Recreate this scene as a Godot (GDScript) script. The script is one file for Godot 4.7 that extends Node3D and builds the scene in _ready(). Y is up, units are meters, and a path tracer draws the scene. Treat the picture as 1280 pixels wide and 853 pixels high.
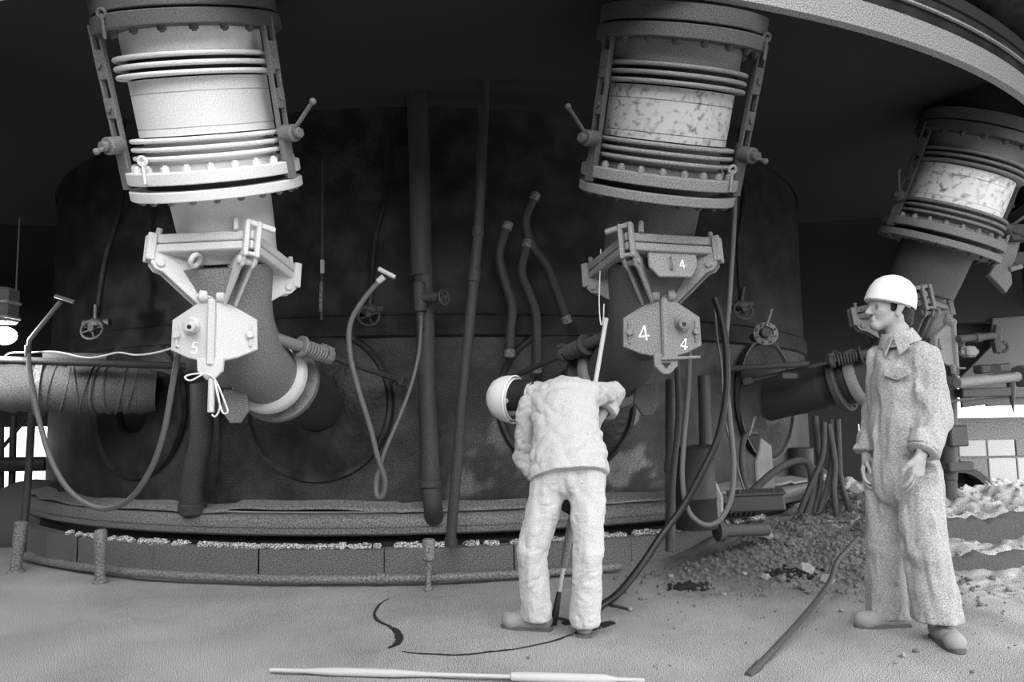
extends Node3D
# A blast furnace tapping floor in grey daylight: tuyere stocks round the hearth jacket, two workers before it.
# Lengths in metres, y up. The furnace axis stands at (XC, -ZC); each stock is built in a frame whose +z points outwards from that axis.

const FOCAL := 929.0
const TILT := 5.6
const ROLL := 0.95
const EYE := 1.127
const XC := -0.909
const ZC := 9.963
const BLOCKER_TOP := 4.2        # top of the unseen wall added behind the station to block low daylight
const ROOF_EDGE := -0.8  # ceiling shaped for the light: it ends here to admit steep daylight
const SHADE_DECK := 6.8          # outer radius of the deck added to shade the bosh

var used := {}
var M := {}
var wood_noise: FastNoiseLite

# ------------------------------------------------------------------ mesh builder
class MB:
	var v := PackedVector3Array()
	var n := PackedVector3Array()
	var ix := PackedInt32Array()
	var col := PackedColorArray()

	func vert(p: Vector3, q: Vector3) -> int:
		v.append(p); n.append(q)
		return v.size() - 1

	func tri(a: int, b: int, c: int) -> void:
		var g := (v[b] - v[a]).cross(v[c] - v[a])
		if g.dot(n[a] + n[b] + n[c]) > 0.0:
			ix.append(a); ix.append(c); ix.append(b)
		else:
			ix.append(a); ix.append(b); ix.append(c)

	func face(pts: Array, q: Vector3) -> void:
		var s := v.size()
		for p in pts: vert(p, q)
		for i in range(1, pts.size() - 1): tri(s, s + i, s + i + 1)

	func rows(P: Array, N: Array, wrap := false) -> void:
		var s := v.size()
		var w: int = P[0].size()
		for i in P.size():
			for j in w: vert(P[i][j], N[i][j])
		for i in P.size() - 1:
			for j in (w if wrap else w - 1):
				var j2 := (j + 1) % w
				var a := s + i * w + j
				var b := s + i * w + j2
				var c := s + (i + 1) * w + j
				var d := s + (i + 1) * w + j2
				tri(a, b, d); tri(a, d, c)

	func tube(path: Array, r, segs := 10, caps := true) -> MB:
		var P := []
		var N := []
		var last := Vector3.ZERO
		var side := Vector3.ZERO
		for i in path.size():
			var t: Vector3 = (path[mini(i + 1, path.size() - 1)] - path[maxi(i - 1, 0)]).normalized()
			if i == 0:
				side = t.cross(Vector3.UP if absf(t.y) < 0.9 else Vector3.RIGHT).normalized()
			else:
				side = (side - t * side.dot(t)).normalized()
			var up := side.cross(t).normalized()
			var rr: float = r[i] if r is Array else r
			var pr := []
			var nr := []
			for k in segs:
				var a := TAU * k / segs
				var q := side * cos(a) + up * sin(a)
				pr.append(path[i] + q * rr); nr.append(q)
			P.append(pr); N.append(nr)
			last = t
		rows(P, N, true)
		if caps:
			face(P[0], -(path[1] - path[0]).normalized())
			face(P[P.size() - 1], last)
		return self

	func lathe(prof: Array, xf := Transform3D(), segs := 32, a0 := 0.0, a1 := TAU) -> MB:
		var full := absf(a1 - a0 - TAU) < 0.001
		var nb := xf.basis.inverse().transposed()
		var cnt := segs if full else segs + 1
		var sn := []
		for i in prof.size() - 1:
			var e: Vector2 = prof[i + 1] - prof[i]
			sn.append(Vector2(e.y, -e.x).normalized())
		for i in prof.size() - 1:
			var na: Vector2 = sn[i]
			var nbb: Vector2 = sn[i]
			if i > 0 and sn[i - 1].dot(sn[i]) > 0.75: na = (sn[i - 1] + sn[i]).normalized()
			if i < sn.size() - 1 and sn[i + 1].dot(sn[i]) > 0.75: nbb = (sn[i + 1] + sn[i]).normalized()
			var P := [[], []]
			var N := [[], []]
			for k in cnt:
				var a := a0 + (a1 - a0) * k / segs
				var cs := cos(a)
				var si := sin(a)
				P[0].append(xf * Vector3(prof[i].x * si, prof[i].y, prof[i].x * cs))
				P[1].append(xf * Vector3(prof[i + 1].x * si, prof[i + 1].y, prof[i + 1].x * cs))
				N[0].append((nb * Vector3(na.x * si, na.y, na.x * cs)).normalized())
				N[1].append((nb * Vector3(nbb.x * si, nbb.y, nbb.x * cs)).normalized())
			rows(P, N, full)
		return self

	func torus(xf: Transform3D, R: float, r: float, segs := 32, k := 10, a0 := 0.0, a1 := TAU) -> MB:
		var prof := []
		for i in k + 1:
			var a := -TAU * i / k
			prof.append(Vector2(R + r * cos(a), -r * sin(a)))
		return lathe(prof, xf, segs, a0, a1)

	func cyl(a: Vector3, b: Vector3, r: float, segs := 16, ch := 0.0) -> MB:
		var h := (b - a).length()
		var f := Transform3D(MB.along((b - a) / h), a)
		var c := minf(ch, r * 0.4)
		if c > 0.0: return lathe([Vector2(0, 0), Vector2(r - c, 0), Vector2(r, c), Vector2(r, h - c), Vector2(r - c, h), Vector2(0, h)], f, segs)
		return lathe([Vector2(0, 0), Vector2(r, 0), Vector2(r, h), Vector2(0, h)], f, segs)

	static func along(d: Vector3) -> Basis:
		var x := d.cross(Vector3.FORWARD if absf(d.z) < 0.9 else Vector3.RIGHT).normalized()
		return Basis(x, d, x.cross(d))

	func box(xf: Transform3D, size: Vector3, ch := 0.004) -> MB:
		var h := size * 0.5
		var c := minf(ch, minf(h.x, minf(h.y, h.z)) * 0.5)
		var pt := func(s: Vector3, k: int) -> Vector3:
			var p := Vector3(s.x * (h.x - c), s.y * (h.y - c), s.z * (h.z - c))
			p[k] = s[k] * h[k]
			return xf * p
		var b := xf.basis
		for k in 3:
			var i := (k + 1) % 3
			var j := (k + 2) % 3
			for s in [-1.0, 1.0]:
				var pts := []
				for q in [[-1, -1], [1, -1], [1, 1], [-1, 1]]:
					var sg := Vector3.ZERO
					sg[k] = s; sg[i] = q[0]; sg[j] = q[1]
					pts.append(pt.call(sg, k))
				var nn := Vector3.ZERO
				nn[k] = s
				face(pts, (b * nn).normalized())
			for s in [[-1, -1], [1, -1], [1, 1], [-1, 1]]:
				var A := Vector3.ZERO
				A[i] = s[0]; A[j] = s[1]
				var nn := (b * A).normalized()
				var lo := A
				lo[k] = -1.0
				var hi := A
				hi[k] = 1.0
				face([pt.call(lo, i), pt.call(hi, i), pt.call(hi, j), pt.call(lo, j)], nn)
		for sx in [-1.0, 1.0]:
			for sy in [-1.0, 1.0]:
				for sz in [-1.0, 1.0]:
					var s := Vector3(sx, sy, sz)
					face([pt.call(s, 0), pt.call(s, 1), pt.call(s, 2)], (b * s).normalized())
		return self

	# a plate: outline in x and y, thickness along z, chamfered edges
	func plate(poly: Array, depth: float, xf: Transform3D, ch := 0.003) -> MB:
		var pv := PackedVector2Array(poly)
		if Geometry2D.is_polygon_clockwise(pv): pv.reverse()
		var w := pv.size()
		var inn := PackedVector2Array()
		for i in w:
			var e0 := (pv[i] - pv[(i + w - 1) % w]).normalized()
			var e1 := (pv[(i + 1) % w] - pv[i]).normalized()
			var m := Vector2(-(e0.y + e1.y), e0.x + e1.x)
			m = m.normalized() / maxf(0.4, m.length() * 0.5)
			inn.append(pv[i] + m * ch)
		var tr := Geometry2D.triangulate_polygon(inn)
		var hz := depth * 0.5
		for s in [-1.0, 1.0]:
			var b := v.size()
			for p in inn: vert(xf * Vector3(p.x, p.y, s * hz), (xf.basis * Vector3(0, 0, s)).normalized())
			for t in range(0, tr.size(), 3): tri(b + tr[t], b + tr[t + 1], b + tr[t + 2])
			for i in w:
				var j := (i + 1) % w
				var o := (pv[j] - pv[i]).normalized()
				face([xf * Vector3(inn[i].x, inn[i].y, s * hz), xf * Vector3(inn[j].x, inn[j].y, s * hz), xf * Vector3(pv[j].x, pv[j].y, s * (hz - ch)), xf * Vector3(pv[i].x, pv[i].y, s * (hz - ch))], (xf.basis * Vector3(o.y, -o.x, s)).normalized())
		for i in w:
			var j := (i + 1) % w
			var o := (pv[j] - pv[i]).normalized()
			face([xf * Vector3(pv[i].x, pv[i].y, -hz + ch), xf * Vector3(pv[j].x, pv[j].y, -hz + ch), xf * Vector3(pv[j].x, pv[j].y, hz - ch), xf * Vector3(pv[i].x, pv[i].y, hz - ch)], (xf.basis * Vector3(o.y, -o.x, 0)).normalized())
		return self

	func ball(c: Vector3, r: Vector3, segs := 16) -> MB:
		var prof := []
		for i in segs / 2 + 1:
			var a := -PI / 2 + PI * i / (segs / 2)
			prof.append(Vector2(cos(a), sin(a)))
		return lathe(prof, Transform3D(Basis.from_scale(r), c), segs)

	# a lump of stone: a ball with its points pushed in and out
	func lump(c: Vector3, r: Vector3, rng: RandomNumberGenerator, yaw := 0.0) -> MB:
		var ico := IcosphereData.get_points()
		var pts := []
		for p in ico[0]:
			pts.append(c + (p * r * rng.randf_range(0.75, 1.12)).rotated(Vector3.UP, yaw))
		for f in ico[1]:
			var g: Vector3 = (pts[f[1]] - pts[f[0]]).cross(pts[f[2]] - pts[f[0]]).normalized()
			var mid: Vector3 = (pts[f[0]] + pts[f[1]] + pts[f[2]]) / 3.0 - c
			face([pts[f[0]], pts[f[1]], pts[f[2]]], g if g.dot(mid) > 0.0 else -g)
		return self

	func mesh() -> ArrayMesh:
		var a := []
		a.resize(Mesh.ARRAY_MAX)
		a[Mesh.ARRAY_VERTEX] = v
		a[Mesh.ARRAY_NORMAL] = n
		a[Mesh.ARRAY_INDEX] = ix
		if col.size() == v.size() and col.size(): a[Mesh.ARRAY_COLOR] = col
		var m := ArrayMesh.new()
		m.add_surface_from_arrays(Mesh.PRIMITIVE_TRIANGLES, a)
		return m

class IcosphereData:
	static func get_points() -> Array:
		var t := (1.0 + sqrt(5.0)) / 2.0
		var p := []
		for s in [-1.0, 1.0]:
			for q in [-1.0, 1.0]:
				p.append(Vector3(s, q * t, 0).normalized()); p.append(Vector3(0, s, q * t).normalized()); p.append(Vector3(q * t, 0, s).normalized())
		var f := []
		var e := 2.0 / sqrt(1.0 + t * t) * 1.05
		for i in 12:
			for j in range(i + 1, 12):
				if p[i].distance_to(p[j]) > e: continue
				for k in range(j + 1, 12):
					if p[i].distance_to(p[k]) < e and p[j].distance_to(p[k]) < e: f.append([i, j, k])
		return [p, f]

# ------------------------------------------------------------------ smooth bodies from tapered bones
class Field:
	var o: Vector3
	var c: float
	var nx: int
	var ny: int
	var nz: int
	var d: PackedFloat32Array

	func _init(lo: Vector3, hi: Vector3, cell: float) -> void:
		o = lo; c = cell
		nx = int((hi.x - lo.x) / cell) + 2; ny = int((hi.y - lo.y) / cell) + 2; nz = int((hi.z - lo.z) / cell) + 2
		d.resize(nx * ny * nz)
		d.fill(0.2)

	# flat: an axis along which the bone is thinner by the factor s; mode 1 carves instead
	func bone(a: Vector3, b: Vector3, ra: float, rb: float, k := 0.03, flat := Vector3.ZERO, s := 1.0, mode := 0) -> void:
		var m := maxf(ra, rb) + k + c * 2.5
		var lo := Vector3(minf(a.x, b.x) - m, minf(a.y, b.y) - m, minf(a.z, b.z) - m) - o
		var hi := Vector3(maxf(a.x, b.x) + m, maxf(a.y, b.y) + m, maxf(a.z, b.z) + m) - o
		var x0 := clampi(int(lo.x / c), 0, nx - 1)
		var x1 := clampi(int(hi.x / c) + 1, 0, nx - 1)
		var y0 := clampi(int(lo.y / c), 0, ny - 1)
		var y1 := clampi(int(hi.y / c) + 1, 0, ny - 1)
		var z0 := clampi(int(lo.z / c), 0, nz - 1)
		var z1 := clampi(int(hi.z / c) + 1, 0, nz - 1)
		var ab := b - a
		var l2 := maxf(ab.length_squared(), 1e-9)
		var fl := s != 1.0
		for z in range(z0, z1 + 1):
			for y in range(y0, y1 + 1):
				var at := (z * ny + y) * nx
				for x in range(x0, x1 + 1):
					var p := Vector3(o.x + x * c, o.y + y * c, o.z + z * c) - a
					var t := clampf(p.dot(ab) / l2, 0.0, 1.0)
					var q := p - ab * t
					if fl:
						q += flat * (q.dot(flat) * (1.0 / s - 1.0))
					var e := q.length() - (ra + (rb - ra) * t)
					if fl: e *= lerpf(1.0, s, 0.5)
					if mode == 0:
						var w := d[at + x]
						if e - w < k:
							var h := maxf(k - absf(e - w), 0.0) / k
							d[at + x] = minf(e, w) - h * h * k * 0.25
					else:
						var w := d[at + x]
						e = -e
						var h := maxf(k - absf(e - w), 0.0) / k
						d[at + x] = maxf(e, w) + h * h * k * 0.25

	# cut away what lies on the side of the plane that its normal points to, within reach of p
	func cut(p: Vector3, q: Vector3, reach: float) -> void:
		for z in nz:
			for y in ny:
				var at := (z * ny + y) * nx
				for x in nx:
					var w := Vector3(o.x + x * c, o.y + y * c, o.z + z * c) - p
					if d[at + x] < 0.06 and w.length_squared() < reach * reach:
						d[at + x] = maxf(d[at + x], w.dot(q))

	func crease(noise: FastNoiseLite, amp: float, scale: Vector3, band := 0.035) -> void:
		for z in nz:
			for y in ny:
				var at := (z * ny + y) * nx
				for x in nx:
					if absf(d[at + x]) < band:
						d[at + x] += amp * noise.get_noise_3d((o.x + x * c) * scale.x, (o.y + y * c) * scale.y, (o.z + z * c) * scale.z)

	func to(mb: MB) -> void:
		var id := PackedInt32Array()
		id.resize(nx * ny * nz)
		id.fill(-1)
		var first := mb.v.size()
		var sy := nx
		var sz := nx * ny
		for z in nz - 1:
			for y in ny - 1:
				var at := (z * ny + y) * nx
				for x in nx - 1:
					var i := at + x
					var d0 := d[i]
					if absf(d0) > c * 4.0: continue
					var g := [d0, d[i + 1], d[i + sy], d[i + sy + 1], d[i + sz], d[i + sz + 1], d[i + sy + sz], d[i + sy + sz + 1]]
					var neg := 0
					for w in g:
						if w < 0.0: neg += 1
					if neg == 0 or neg == 8: continue
					var sum := Vector3.ZERO
					var cnt := 0
					for e in [[0, 1], [2, 3], [4, 5], [6, 7], [0, 2], [1, 3], [4, 6], [5, 7], [0, 4], [1, 5], [2, 6], [3, 7]]:
						var ga: float = g[e[0]]
						var gb: float = g[e[1]]
						if (ga < 0.0) != (gb < 0.0):
							var t := ga / (ga - gb)
							var pa := Vector3(e[0] & 1, (e[0] >> 1) & 1, e[0] >> 2)
							var pb := Vector3(e[1] & 1, (e[1] >> 1) & 1, e[1] >> 2)
							sum += pa.lerp(pb, t); cnt += 1
					var nn := Vector3(g[1] + g[3] + g[5] + g[7] - g[0] - g[2] - g[4] - g[6], g[2] + g[3] + g[6] + g[7] - g[0] - g[1] - g[4] - g[5], g[4] + g[5] + g[6] + g[7] - g[0] - g[1] - g[2] - g[3])
					id[i] = mb.vert(o + (Vector3(x, y, z) + sum / cnt) * c, nn.normalized())
		for z in range(1, nz - 1):
			for y in range(1, ny - 1):
				var at := (z * ny + y) * nx
				for x in range(1, nx - 1):
					var i := at + x
					var a := d[i] < 0.0
					if id[i] < 0 : continue
					if a != (d[i + 1] < 0.0): _quad(mb, id[i], id[i - sy], id[i - sy - sz], id[i - sz])
					if a != (d[i + sy] < 0.0): _quad(mb, id[i], id[i - 1], id[i - 1 - sz], id[i - sz])
					if a != (d[i + sz] < 0.0): _quad(mb, id[i], id[i - 1], id[i - 1 - sy], id[i - sy])

	func _quad(mb: MB, a: int, b: int, e: int, f: int) -> void:
		if a < 0 or b < 0 or e < 0 or f < 0: return
		mb.tri(a, b, e); mb.tri(a, e, f)

# ------------------------------------------------------------------ nodes and metas
func numbered(called: String, parent: Node) -> String:
	var key := "%d/%s" % [parent.get_instance_id(), called]
	var k: int = used.get(key, -1) + 1
	used[key] = k
	return called if k == 0 else "%s_%03d" % [called, k]

func place(called: String, mesh: Mesh, m: Material, parent: Node = self, xf := Transform3D()) -> MeshInstance3D:
	var o := MeshInstance3D.new()
	o.name = numbered(called, parent)
	o.mesh = mesh
	o.material_override = m
	o.transform = xf
	o.cast_shadow = GeometryInstance3D.SHADOW_CASTING_SETTING_ON
	parent.add_child(o, true)
	return o

func obj(called: String, mb: MB, m: Material, parent: Node = self, xf := Transform3D()) -> MeshInstance3D:
	return place(called, mb.mesh(), m, parent, xf)

func tag(o: Node, label: String, category: String, group := "", kind := "") -> Node:
	o.set_meta("label", label)
	o.set_meta("category", category)
	if group: o.set_meta("group", group)
	if kind: o.set_meta("kind", kind)
	return o

func struct(called: String, mb: MB, m: Material, parent: Node = self) -> MeshInstance3D:
	var o := obj(called, mb, m, parent)
	o.set_meta("kind", "structure")
	return o

func thing(called: String, label: String, category: String, at_ := Vector3.ZERO, turn := 0.0, group := "") -> Node3D:
	var o := Node3D.new()
	o.name = numbered(called, self)
	add_child(o)
	o.position = at_
	o.rotation.y = turn
	tag(o, label, category, group)
	return o

# the point at a distance in front of the surveyor's station, from the two angles read on the plan of sight
func at(px: float, py: float, depth: float) -> Vector3:
	var t := deg_to_rad(TILT)
	var o := Vector2(px - 640.0, 426.5 - py).rotated(deg_to_rad(-ROLL)) / FOCAL
	var w := o.y
	var u := o.x
	var dz := cos(t) - w * sin(t)
	var k := depth / dz
	return Vector3(u * k, EYE + (sin(t) + w * cos(t)) * k, -depth)

# the point on that line of sight at a given radius round the furnace axis, or at a given height
func on_round(px: float, py: float, R: float) -> Vector3:
	var q := at(px, py, 1.0)
	var dx := q.x
	var dz := -q.z
	var a := dx * dx + dz * dz
	var b := -2.0 * (dx * XC + dz * ZC)
	var c := XC * XC + ZC * ZC - R * R
	return at(px, py, (-b - sqrt(maxf(b * b - 4.0 * a * c, 0.0))) / (2.0 * a))

func on_level(px: float, py: float, y := 0.0) -> Vector3:
	var q := at(px, py, 1.0)
	return at(px, py, (y - EYE) / (q.y - EYE))

func trail(list: Array, steps := 6) -> Array:
	# list of [px, py, depth]; a smooth curve through the points
	var pts := []
	for q in list: pts.append(at(q[0], q[1], q[2]) if q is Array else q)
	return smooth(pts, steps)

func smooth(pts: Array, steps := 6) -> Array:
	var out := []
	for i in pts.size() - 1:
		var a: Vector3 = pts[maxi(i - 1, 0)]
		var b: Vector3 = pts[i]
		var c: Vector3 = pts[i + 1]
		var e: Vector3 = pts[mini(i + 2, pts.size() - 1)]
		for k in steps: out.append(b.cubic_interpolate(c, a, e, float(k) / steps))
	out.append(pts[pts.size() - 1])
	return out

func tf(y: Vector3, origin: Vector3) -> Transform3D:
	return Transform3D(MB.along(y.normalized()), origin)

func yaw(a: float, origin: Vector3) -> Transform3D:
	return Transform3D(Basis(Vector3.UP, a), origin)

func round_furnace(R: float, th: float, y: float) -> Vector3:
	var t := deg_to_rad(th)
	return Vector3(XC + R * sin(t), y, -ZC + R * cos(t))

# ------------------------------------------------------------------ materials
func noise_tex(freq: float, lo: float, hi: float, seed_: int, oct := 4, kind := FastNoiseLite.TYPE_SIMPLEX_SMOOTH, a := 0.0, b := 1.0, size := 512) -> NoiseTexture2D:
	var f := FastNoiseLite.new()
	f.noise_type = kind
	f.seed = seed_
	f.frequency = freq
	f.fractal_octaves = oct
	var g := Gradient.new()
	g.offsets = PackedFloat32Array([a, b])
	g.colors = PackedColorArray([Color(lo, lo, lo), Color(hi, hi, hi)])
	var t := NoiseTexture2D.new()
	t.width = size; t.height = size
	t.seamless = true
	t.noise = f
	t.color_ramp = g
	return t

func bump_tex(freq: float, seed_: int, strength: float, oct := 4) -> NoiseTexture2D:
	var f := FastNoiseLite.new()
	f.seed = seed_
	f.frequency = freq
	f.fractal_octaves = oct
	var t := NoiseTexture2D.new()
	t.width = 512; t.height = 512
	t.seamless = true
	t.noise = f
	t.as_normal_map = true
	t.bump_strength = strength
	return t

func grey(lin: float) -> Color:
	return Color(lin, lin, lin).linear_to_srgb()

func mat(called: String, lin: float, rough: float, tex: Texture2D = null, scale := 1.0, bump: Texture2D = null, bump_scale := 0.5, detail: Texture2D = null, metal := 0.0) -> StandardMaterial3D:
	var m := StandardMaterial3D.new()
	m.resource_name = called
	m.albedo_color = grey(lin)
	m.roughness = rough
	m.metallic = metal
	m.metallic_specular = 0.4
	m.uv1_triplanar = true
	m.uv1_scale = Vector3.ONE * scale
	if tex: m.albedo_texture = tex
	if bump:
		m.normal_enabled = true
		m.normal_texture = bump
		m.normal_scale = bump_scale
	M[called] = m
	return m

func make_materials() -> void:
	var speck := noise_tex(0.13, 0.5, 1.0, 3, 3, FastNoiseLite.TYPE_SIMPLEX_SMOOTH, 0.25, 0.7)
	var rust := noise_tex(0.09, 0.55, 1.0, 9, 5, FastNoiseLite.TYPE_SIMPLEX_SMOOTH, 0.25, 0.6)
	var mottle := noise_tex(0.008, 0.5, 1.0, 21, 8, FastNoiseLite.TYPE_SIMPLEX_SMOOTH, 0.25, 0.75)
	var clean := noise_tex(0.14, 0.8, 1.0, 5, 4, FastNoiseLite.TYPE_SIMPLEX_SMOOTH, 0.25, 0.7)
	var cloth := noise_tex(0.14, 0.74, 1.0, 8, 5, FastNoiseLite.TYPE_SIMPLEX_SMOOTH, 0.2, 0.75)
	var worn := noise_tex(0.11, 0.68, 1.0, 61, 4, FastNoiseLite.TYPE_SIMPLEX_SMOOTH, 0.2, 0.75)
	var chipped := noise_tex(0.03, 0.3, 1.0, 19, 7, FastNoiseLite.TYPE_SIMPLEX_SMOOTH, 0.1, 0.4)
	var grit := bump_tex(0.25, 4, 4.0)
	var pit := bump_tex(0.06, 14, 5.0, 5)
	mat("silver_paint", 0.86, 0.55, clean, 2.0, pit, 0.12)
	mat("silver_flange", 0.93, 0.6, clean, 2.5, grit, 0.25)
	mat("dull_flange", 0.30, 0.65, speck, 2.5, grit, 0.4)
	mat("top_shade", 0.16, 0.7, speck, 2.5, grit, 0.4)  # shade at the stock top is put into this darker flange tone
	mat("grey_casting", 0.34, 0.7, speck, 2.0, grit, 0.5)
	mat("light_plate", 0.74, 0.65, clean, 2.2, grit, 0.4)
	mat("stained_paint", 0.40, 0.6, chipped, 1.2, pit, 0.3)
	mat("pale_paint", 0.82, 0.6, chipped, 0.9, pit, 0.3)
	mat("stained_flange", 0.34, 0.7, speck, 2.0, grit, 0.5)
	mat("dark_casting", 0.12, 0.7, speck, 2.0, grit, 0.5)
	mat("grey_plate", 0.38, 0.65, speck, 2.2, grit, 0.4)
	mat("chalk", 0.95, 0.9)
	mat("black_steel", 0.035, 0.5, speck, 2.0, grit, 0.4)
	mat("dark_pipe", 0.07, 0.5, rust, 2.0, grit, 0.4)
	mat("bosh_pipe", 0.07, 0.55, speck, 2.0, grit, 0.4)
	mat("sooty_shell", 0.045, 0.5, mottle, 0.7, pit, 0.4)
	mat("jacket_plate", 1.0, 0.55, speck, 1.3, pit, 0.4)
	M["jacket_plate"].vertex_color_use_as_albedo = true
	mat("bosh_soot", 0.03, 0.7, mottle, 0.7, pit, 0.4)
	mat("ledge_iron", 0.24, 0.45, rust, 1.2, pit, 0.4)
	mat("kerb_plate", 0.24, 0.75, speck, 1.5, pit, 0.5)
	mat("lime", 0.9, 0.9, noise_tex(0.08, 0.12, 1.0, 33, 4, FastNoiseLite.TYPE_SIMPLEX_SMOOTH, 0.3, 0.6), 1.5, grit, 1.0)
	mat("rubber_hose", 0.20, 0.55, speck, 3.0, grit, 0.3)
	mat("black_rubber", 0.03, 0.4, speck, 3.0)
	mat("bright_steel", 0.6, 0.4, clean, 3.0)
	mat("pale_wire", 0.7, 0.6)
	mat("pale_bar", 0.6, 0.55, clean, 4.0)
	mat("lagging", 0.17, 0.95, rust, 2.0, pit, 1.0)
	mat("sand_floor", 1.0, 0.92, noise_tex(0.11, 0.08, 1.0, 50, 2, FastNoiseLite.TYPE_SIMPLEX_SMOOTH, 0.2, 0.68, 1024), 1.4, bump_tex(0.12, 51, 6.0, 2), 0.12)
	M["sand_floor"].vertex_color_use_as_albedo = true
	mat("pale_ground", 0.5, 0.95, worn, 0.5, grit, 0.8)
	mat("bank_sand", 0.14, 0.95, worn, 1.5, grit, 0.8)
	mat("stone", 0.24, 0.9, speck, 3.0, grit, 0.6)
	mat("pale_stone", 0.5, 0.9, speck, 3.0, grit, 0.6)
	mat("dark_stone", 0.035, 0.9, speck, 3.0, grit, 0.6)
	mat("jacket", 0.64, 0.95, cloth, 2.0, grit, 0.25)
	mat("trousers", 0.74, 0.95, cloth, 2.0, grit, 0.25)
	mat("coverall", 0.52, 0.95, worn, 1.6, grit, 0.25)
	mat("skin", 0.44, 0.6, clean, 3.0)
	mat("hair", 0.025, 0.6, speck, 4.0, grit, 1.0)
	mat("helmet_white", 0.72, 0.4)
	mat("helmet_band", 0.75, 0.8)
	mat("shoe_leather", 0.40, 0.75, worn, 4.0, grit, 0.3)
	mat("shoe_sole", 0.10, 0.85)
	mat("dark_glove", 0.035, 0.8, speck, 4.0, grit, 0.6)
	mat("eye_white", 0.2, 0.3)
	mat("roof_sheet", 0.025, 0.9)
	mat("yard_wall", 0.30, 0.9, speck, 1.0, grit, 0.3)
	mat("yard_panel", 0.5, 0.8, clean, 1.0)
	mat("grey_sheet", 0.16, 0.8, speck, 1.5, grit, 0.3)
	mat("wet_tar", 0.025, 0.4)
	mat("ring_paint", 0.45, 0.6, speck, 1.5, grit, 0.3)
	for k in ["jacket", "trousers", "coverall"]:
		M[k].rim_enabled = true
		M[k].rim = 0.2
	var lamp := mat("lamp_glass", 0.9, 0.4)
	lamp.emission_enabled = true
	lamp.emission = Color(1, 1, 1)
	lamp.emission_energy_multiplier = 6.0

# ------------------------------------------------------------------ the scene
func _ready() -> void:
	make_stage()
	make_materials()
	make_setting()
	make_furnace()
	make_stocks()
	make_pipes()
	make_hoses()
	make_floor_things()
	make_right_side()
	make_left_side()
	make_overhead()
	make_standing_man()
	make_bending_man()

func make_stage() -> void:
	var cam := Camera3D.new()
	cam.name = "camera"
	cam.position = Vector3(0, EYE, 0)
	cam.rotation_degrees = Vector3(TILT, 0, -ROLL)
	cam.fov = rad_to_deg(2.0 * atan(426.5 / FOCAL))
	cam.near = 0.05
	cam.far = 300.0
	add_child(cam)
	var we := WorldEnvironment.new()
	we.name = "world"
	var e := Environment.new()
	e.background_mode = Environment.BG_SKY
	var sm := ProceduralSkyMaterial.new()
	sm.sky_top_color = grey(0.8)
	sm.sky_horizon_color = grey(0.95)
	sm.ground_bottom_color = grey(0.3)
	sm.ground_horizon_color = grey(0.4)
	var sk := Sky.new()
	sk.sky_material = sm
	e.sky = sk
	e.tonemap_mode = Environment.TONE_MAPPER_LINEAR
	e.tonemap_exposure = 8.4
	e.sdfgi_enabled = true
	e.ssao_enabled = true
	e.ssil_enabled = true
	we.environment = e
	add_child(we)

func slab(lo: Vector3, hi: Vector3) -> MB:
	return MB.new().box(Transform3D(Basis(), (lo + hi) * 0.5), hi - lo, 0.01)

func ground_height(x: float, z: float) -> float:
	var depth := -z
	var h := 0.004 * wood_noise.get_noise_2d(x * 300.0, z * 300.0) + 0.012 * wood_noise.get_noise_2d(x * 40.0, z * 40.0)
	# rubble rising to the right of the furnace
	var m := smoothstep(0.7, 2.2, x) * smoothstep(4.6, 6.2, depth) * (1.0 - smoothstep(8.5, 10.0, depth))
	h += m * (0.22 + 0.10 * wood_noise.get_noise_2d(x * 90.0, z * 90.0) + 0.035 * wood_noise.get_noise_2d(x * 420.0, z * 420.0))
	# the runner bank on the far right: two low steps of dark sand under pale gravel
	var w := smoothstep(2.5, 3.0, x)
	h += w * (0.02 * wood_noise.get_noise_2d(x * 160.0, z * 160.0) + 0.02 * wood_noise.get_noise_2d(x * 420.0, z * 420.0)) * smoothstep(4.3, 4.7, depth)
	h += w * (0.083 * smoothstep(0.0, 0.05, depth - step_line(x, 0)) + 0.145 * smoothstep(0.0, 0.05, depth - step_line(x, 1)))
	h -= smoothstep(3.0, 3.6, x) * smoothstep(6.1, 7.0, depth) * 0.19
	return h

func step_line(x: float, k: int) -> float:
	return (5.12 if k == 0 else 5.40) + 0.10 * wood_noise.get_noise_2d(x * 120.0, 40.0 * k) + 0.04 * (x - 3.0)

# how pale the ground is: sand, dark rubble by the furnace, pale gravel on the right
func ground_tone(x: float, z: float) -> float:
	var n := wood_noise.get_noise_2d(x * 60.0 + 90.0, z * 60.0)
	var f := wood_noise.get_noise_2d(x * 900.0, z * 900.0)
	var c := 0.66 + 0.16 * n + 0.08 * f
	c = lerpf(c, 0.36 + 0.2 * n + 0.2 * f, smoothstep(0.7, 1.3, x + 0.3 * n) * smoothstep(4.3, 5.0, -z + 0.5 * n))
	c = lerpf(c, 0.92 + 0.25 * n + 0.2 * f, smoothstep(2.35, 2.75, x + 0.35 * n + 0.1 * f) * smoothstep(3.6, 4.1, -z + 0.6 * n))
	return clampf(c, 0.05, 1.0)

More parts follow.
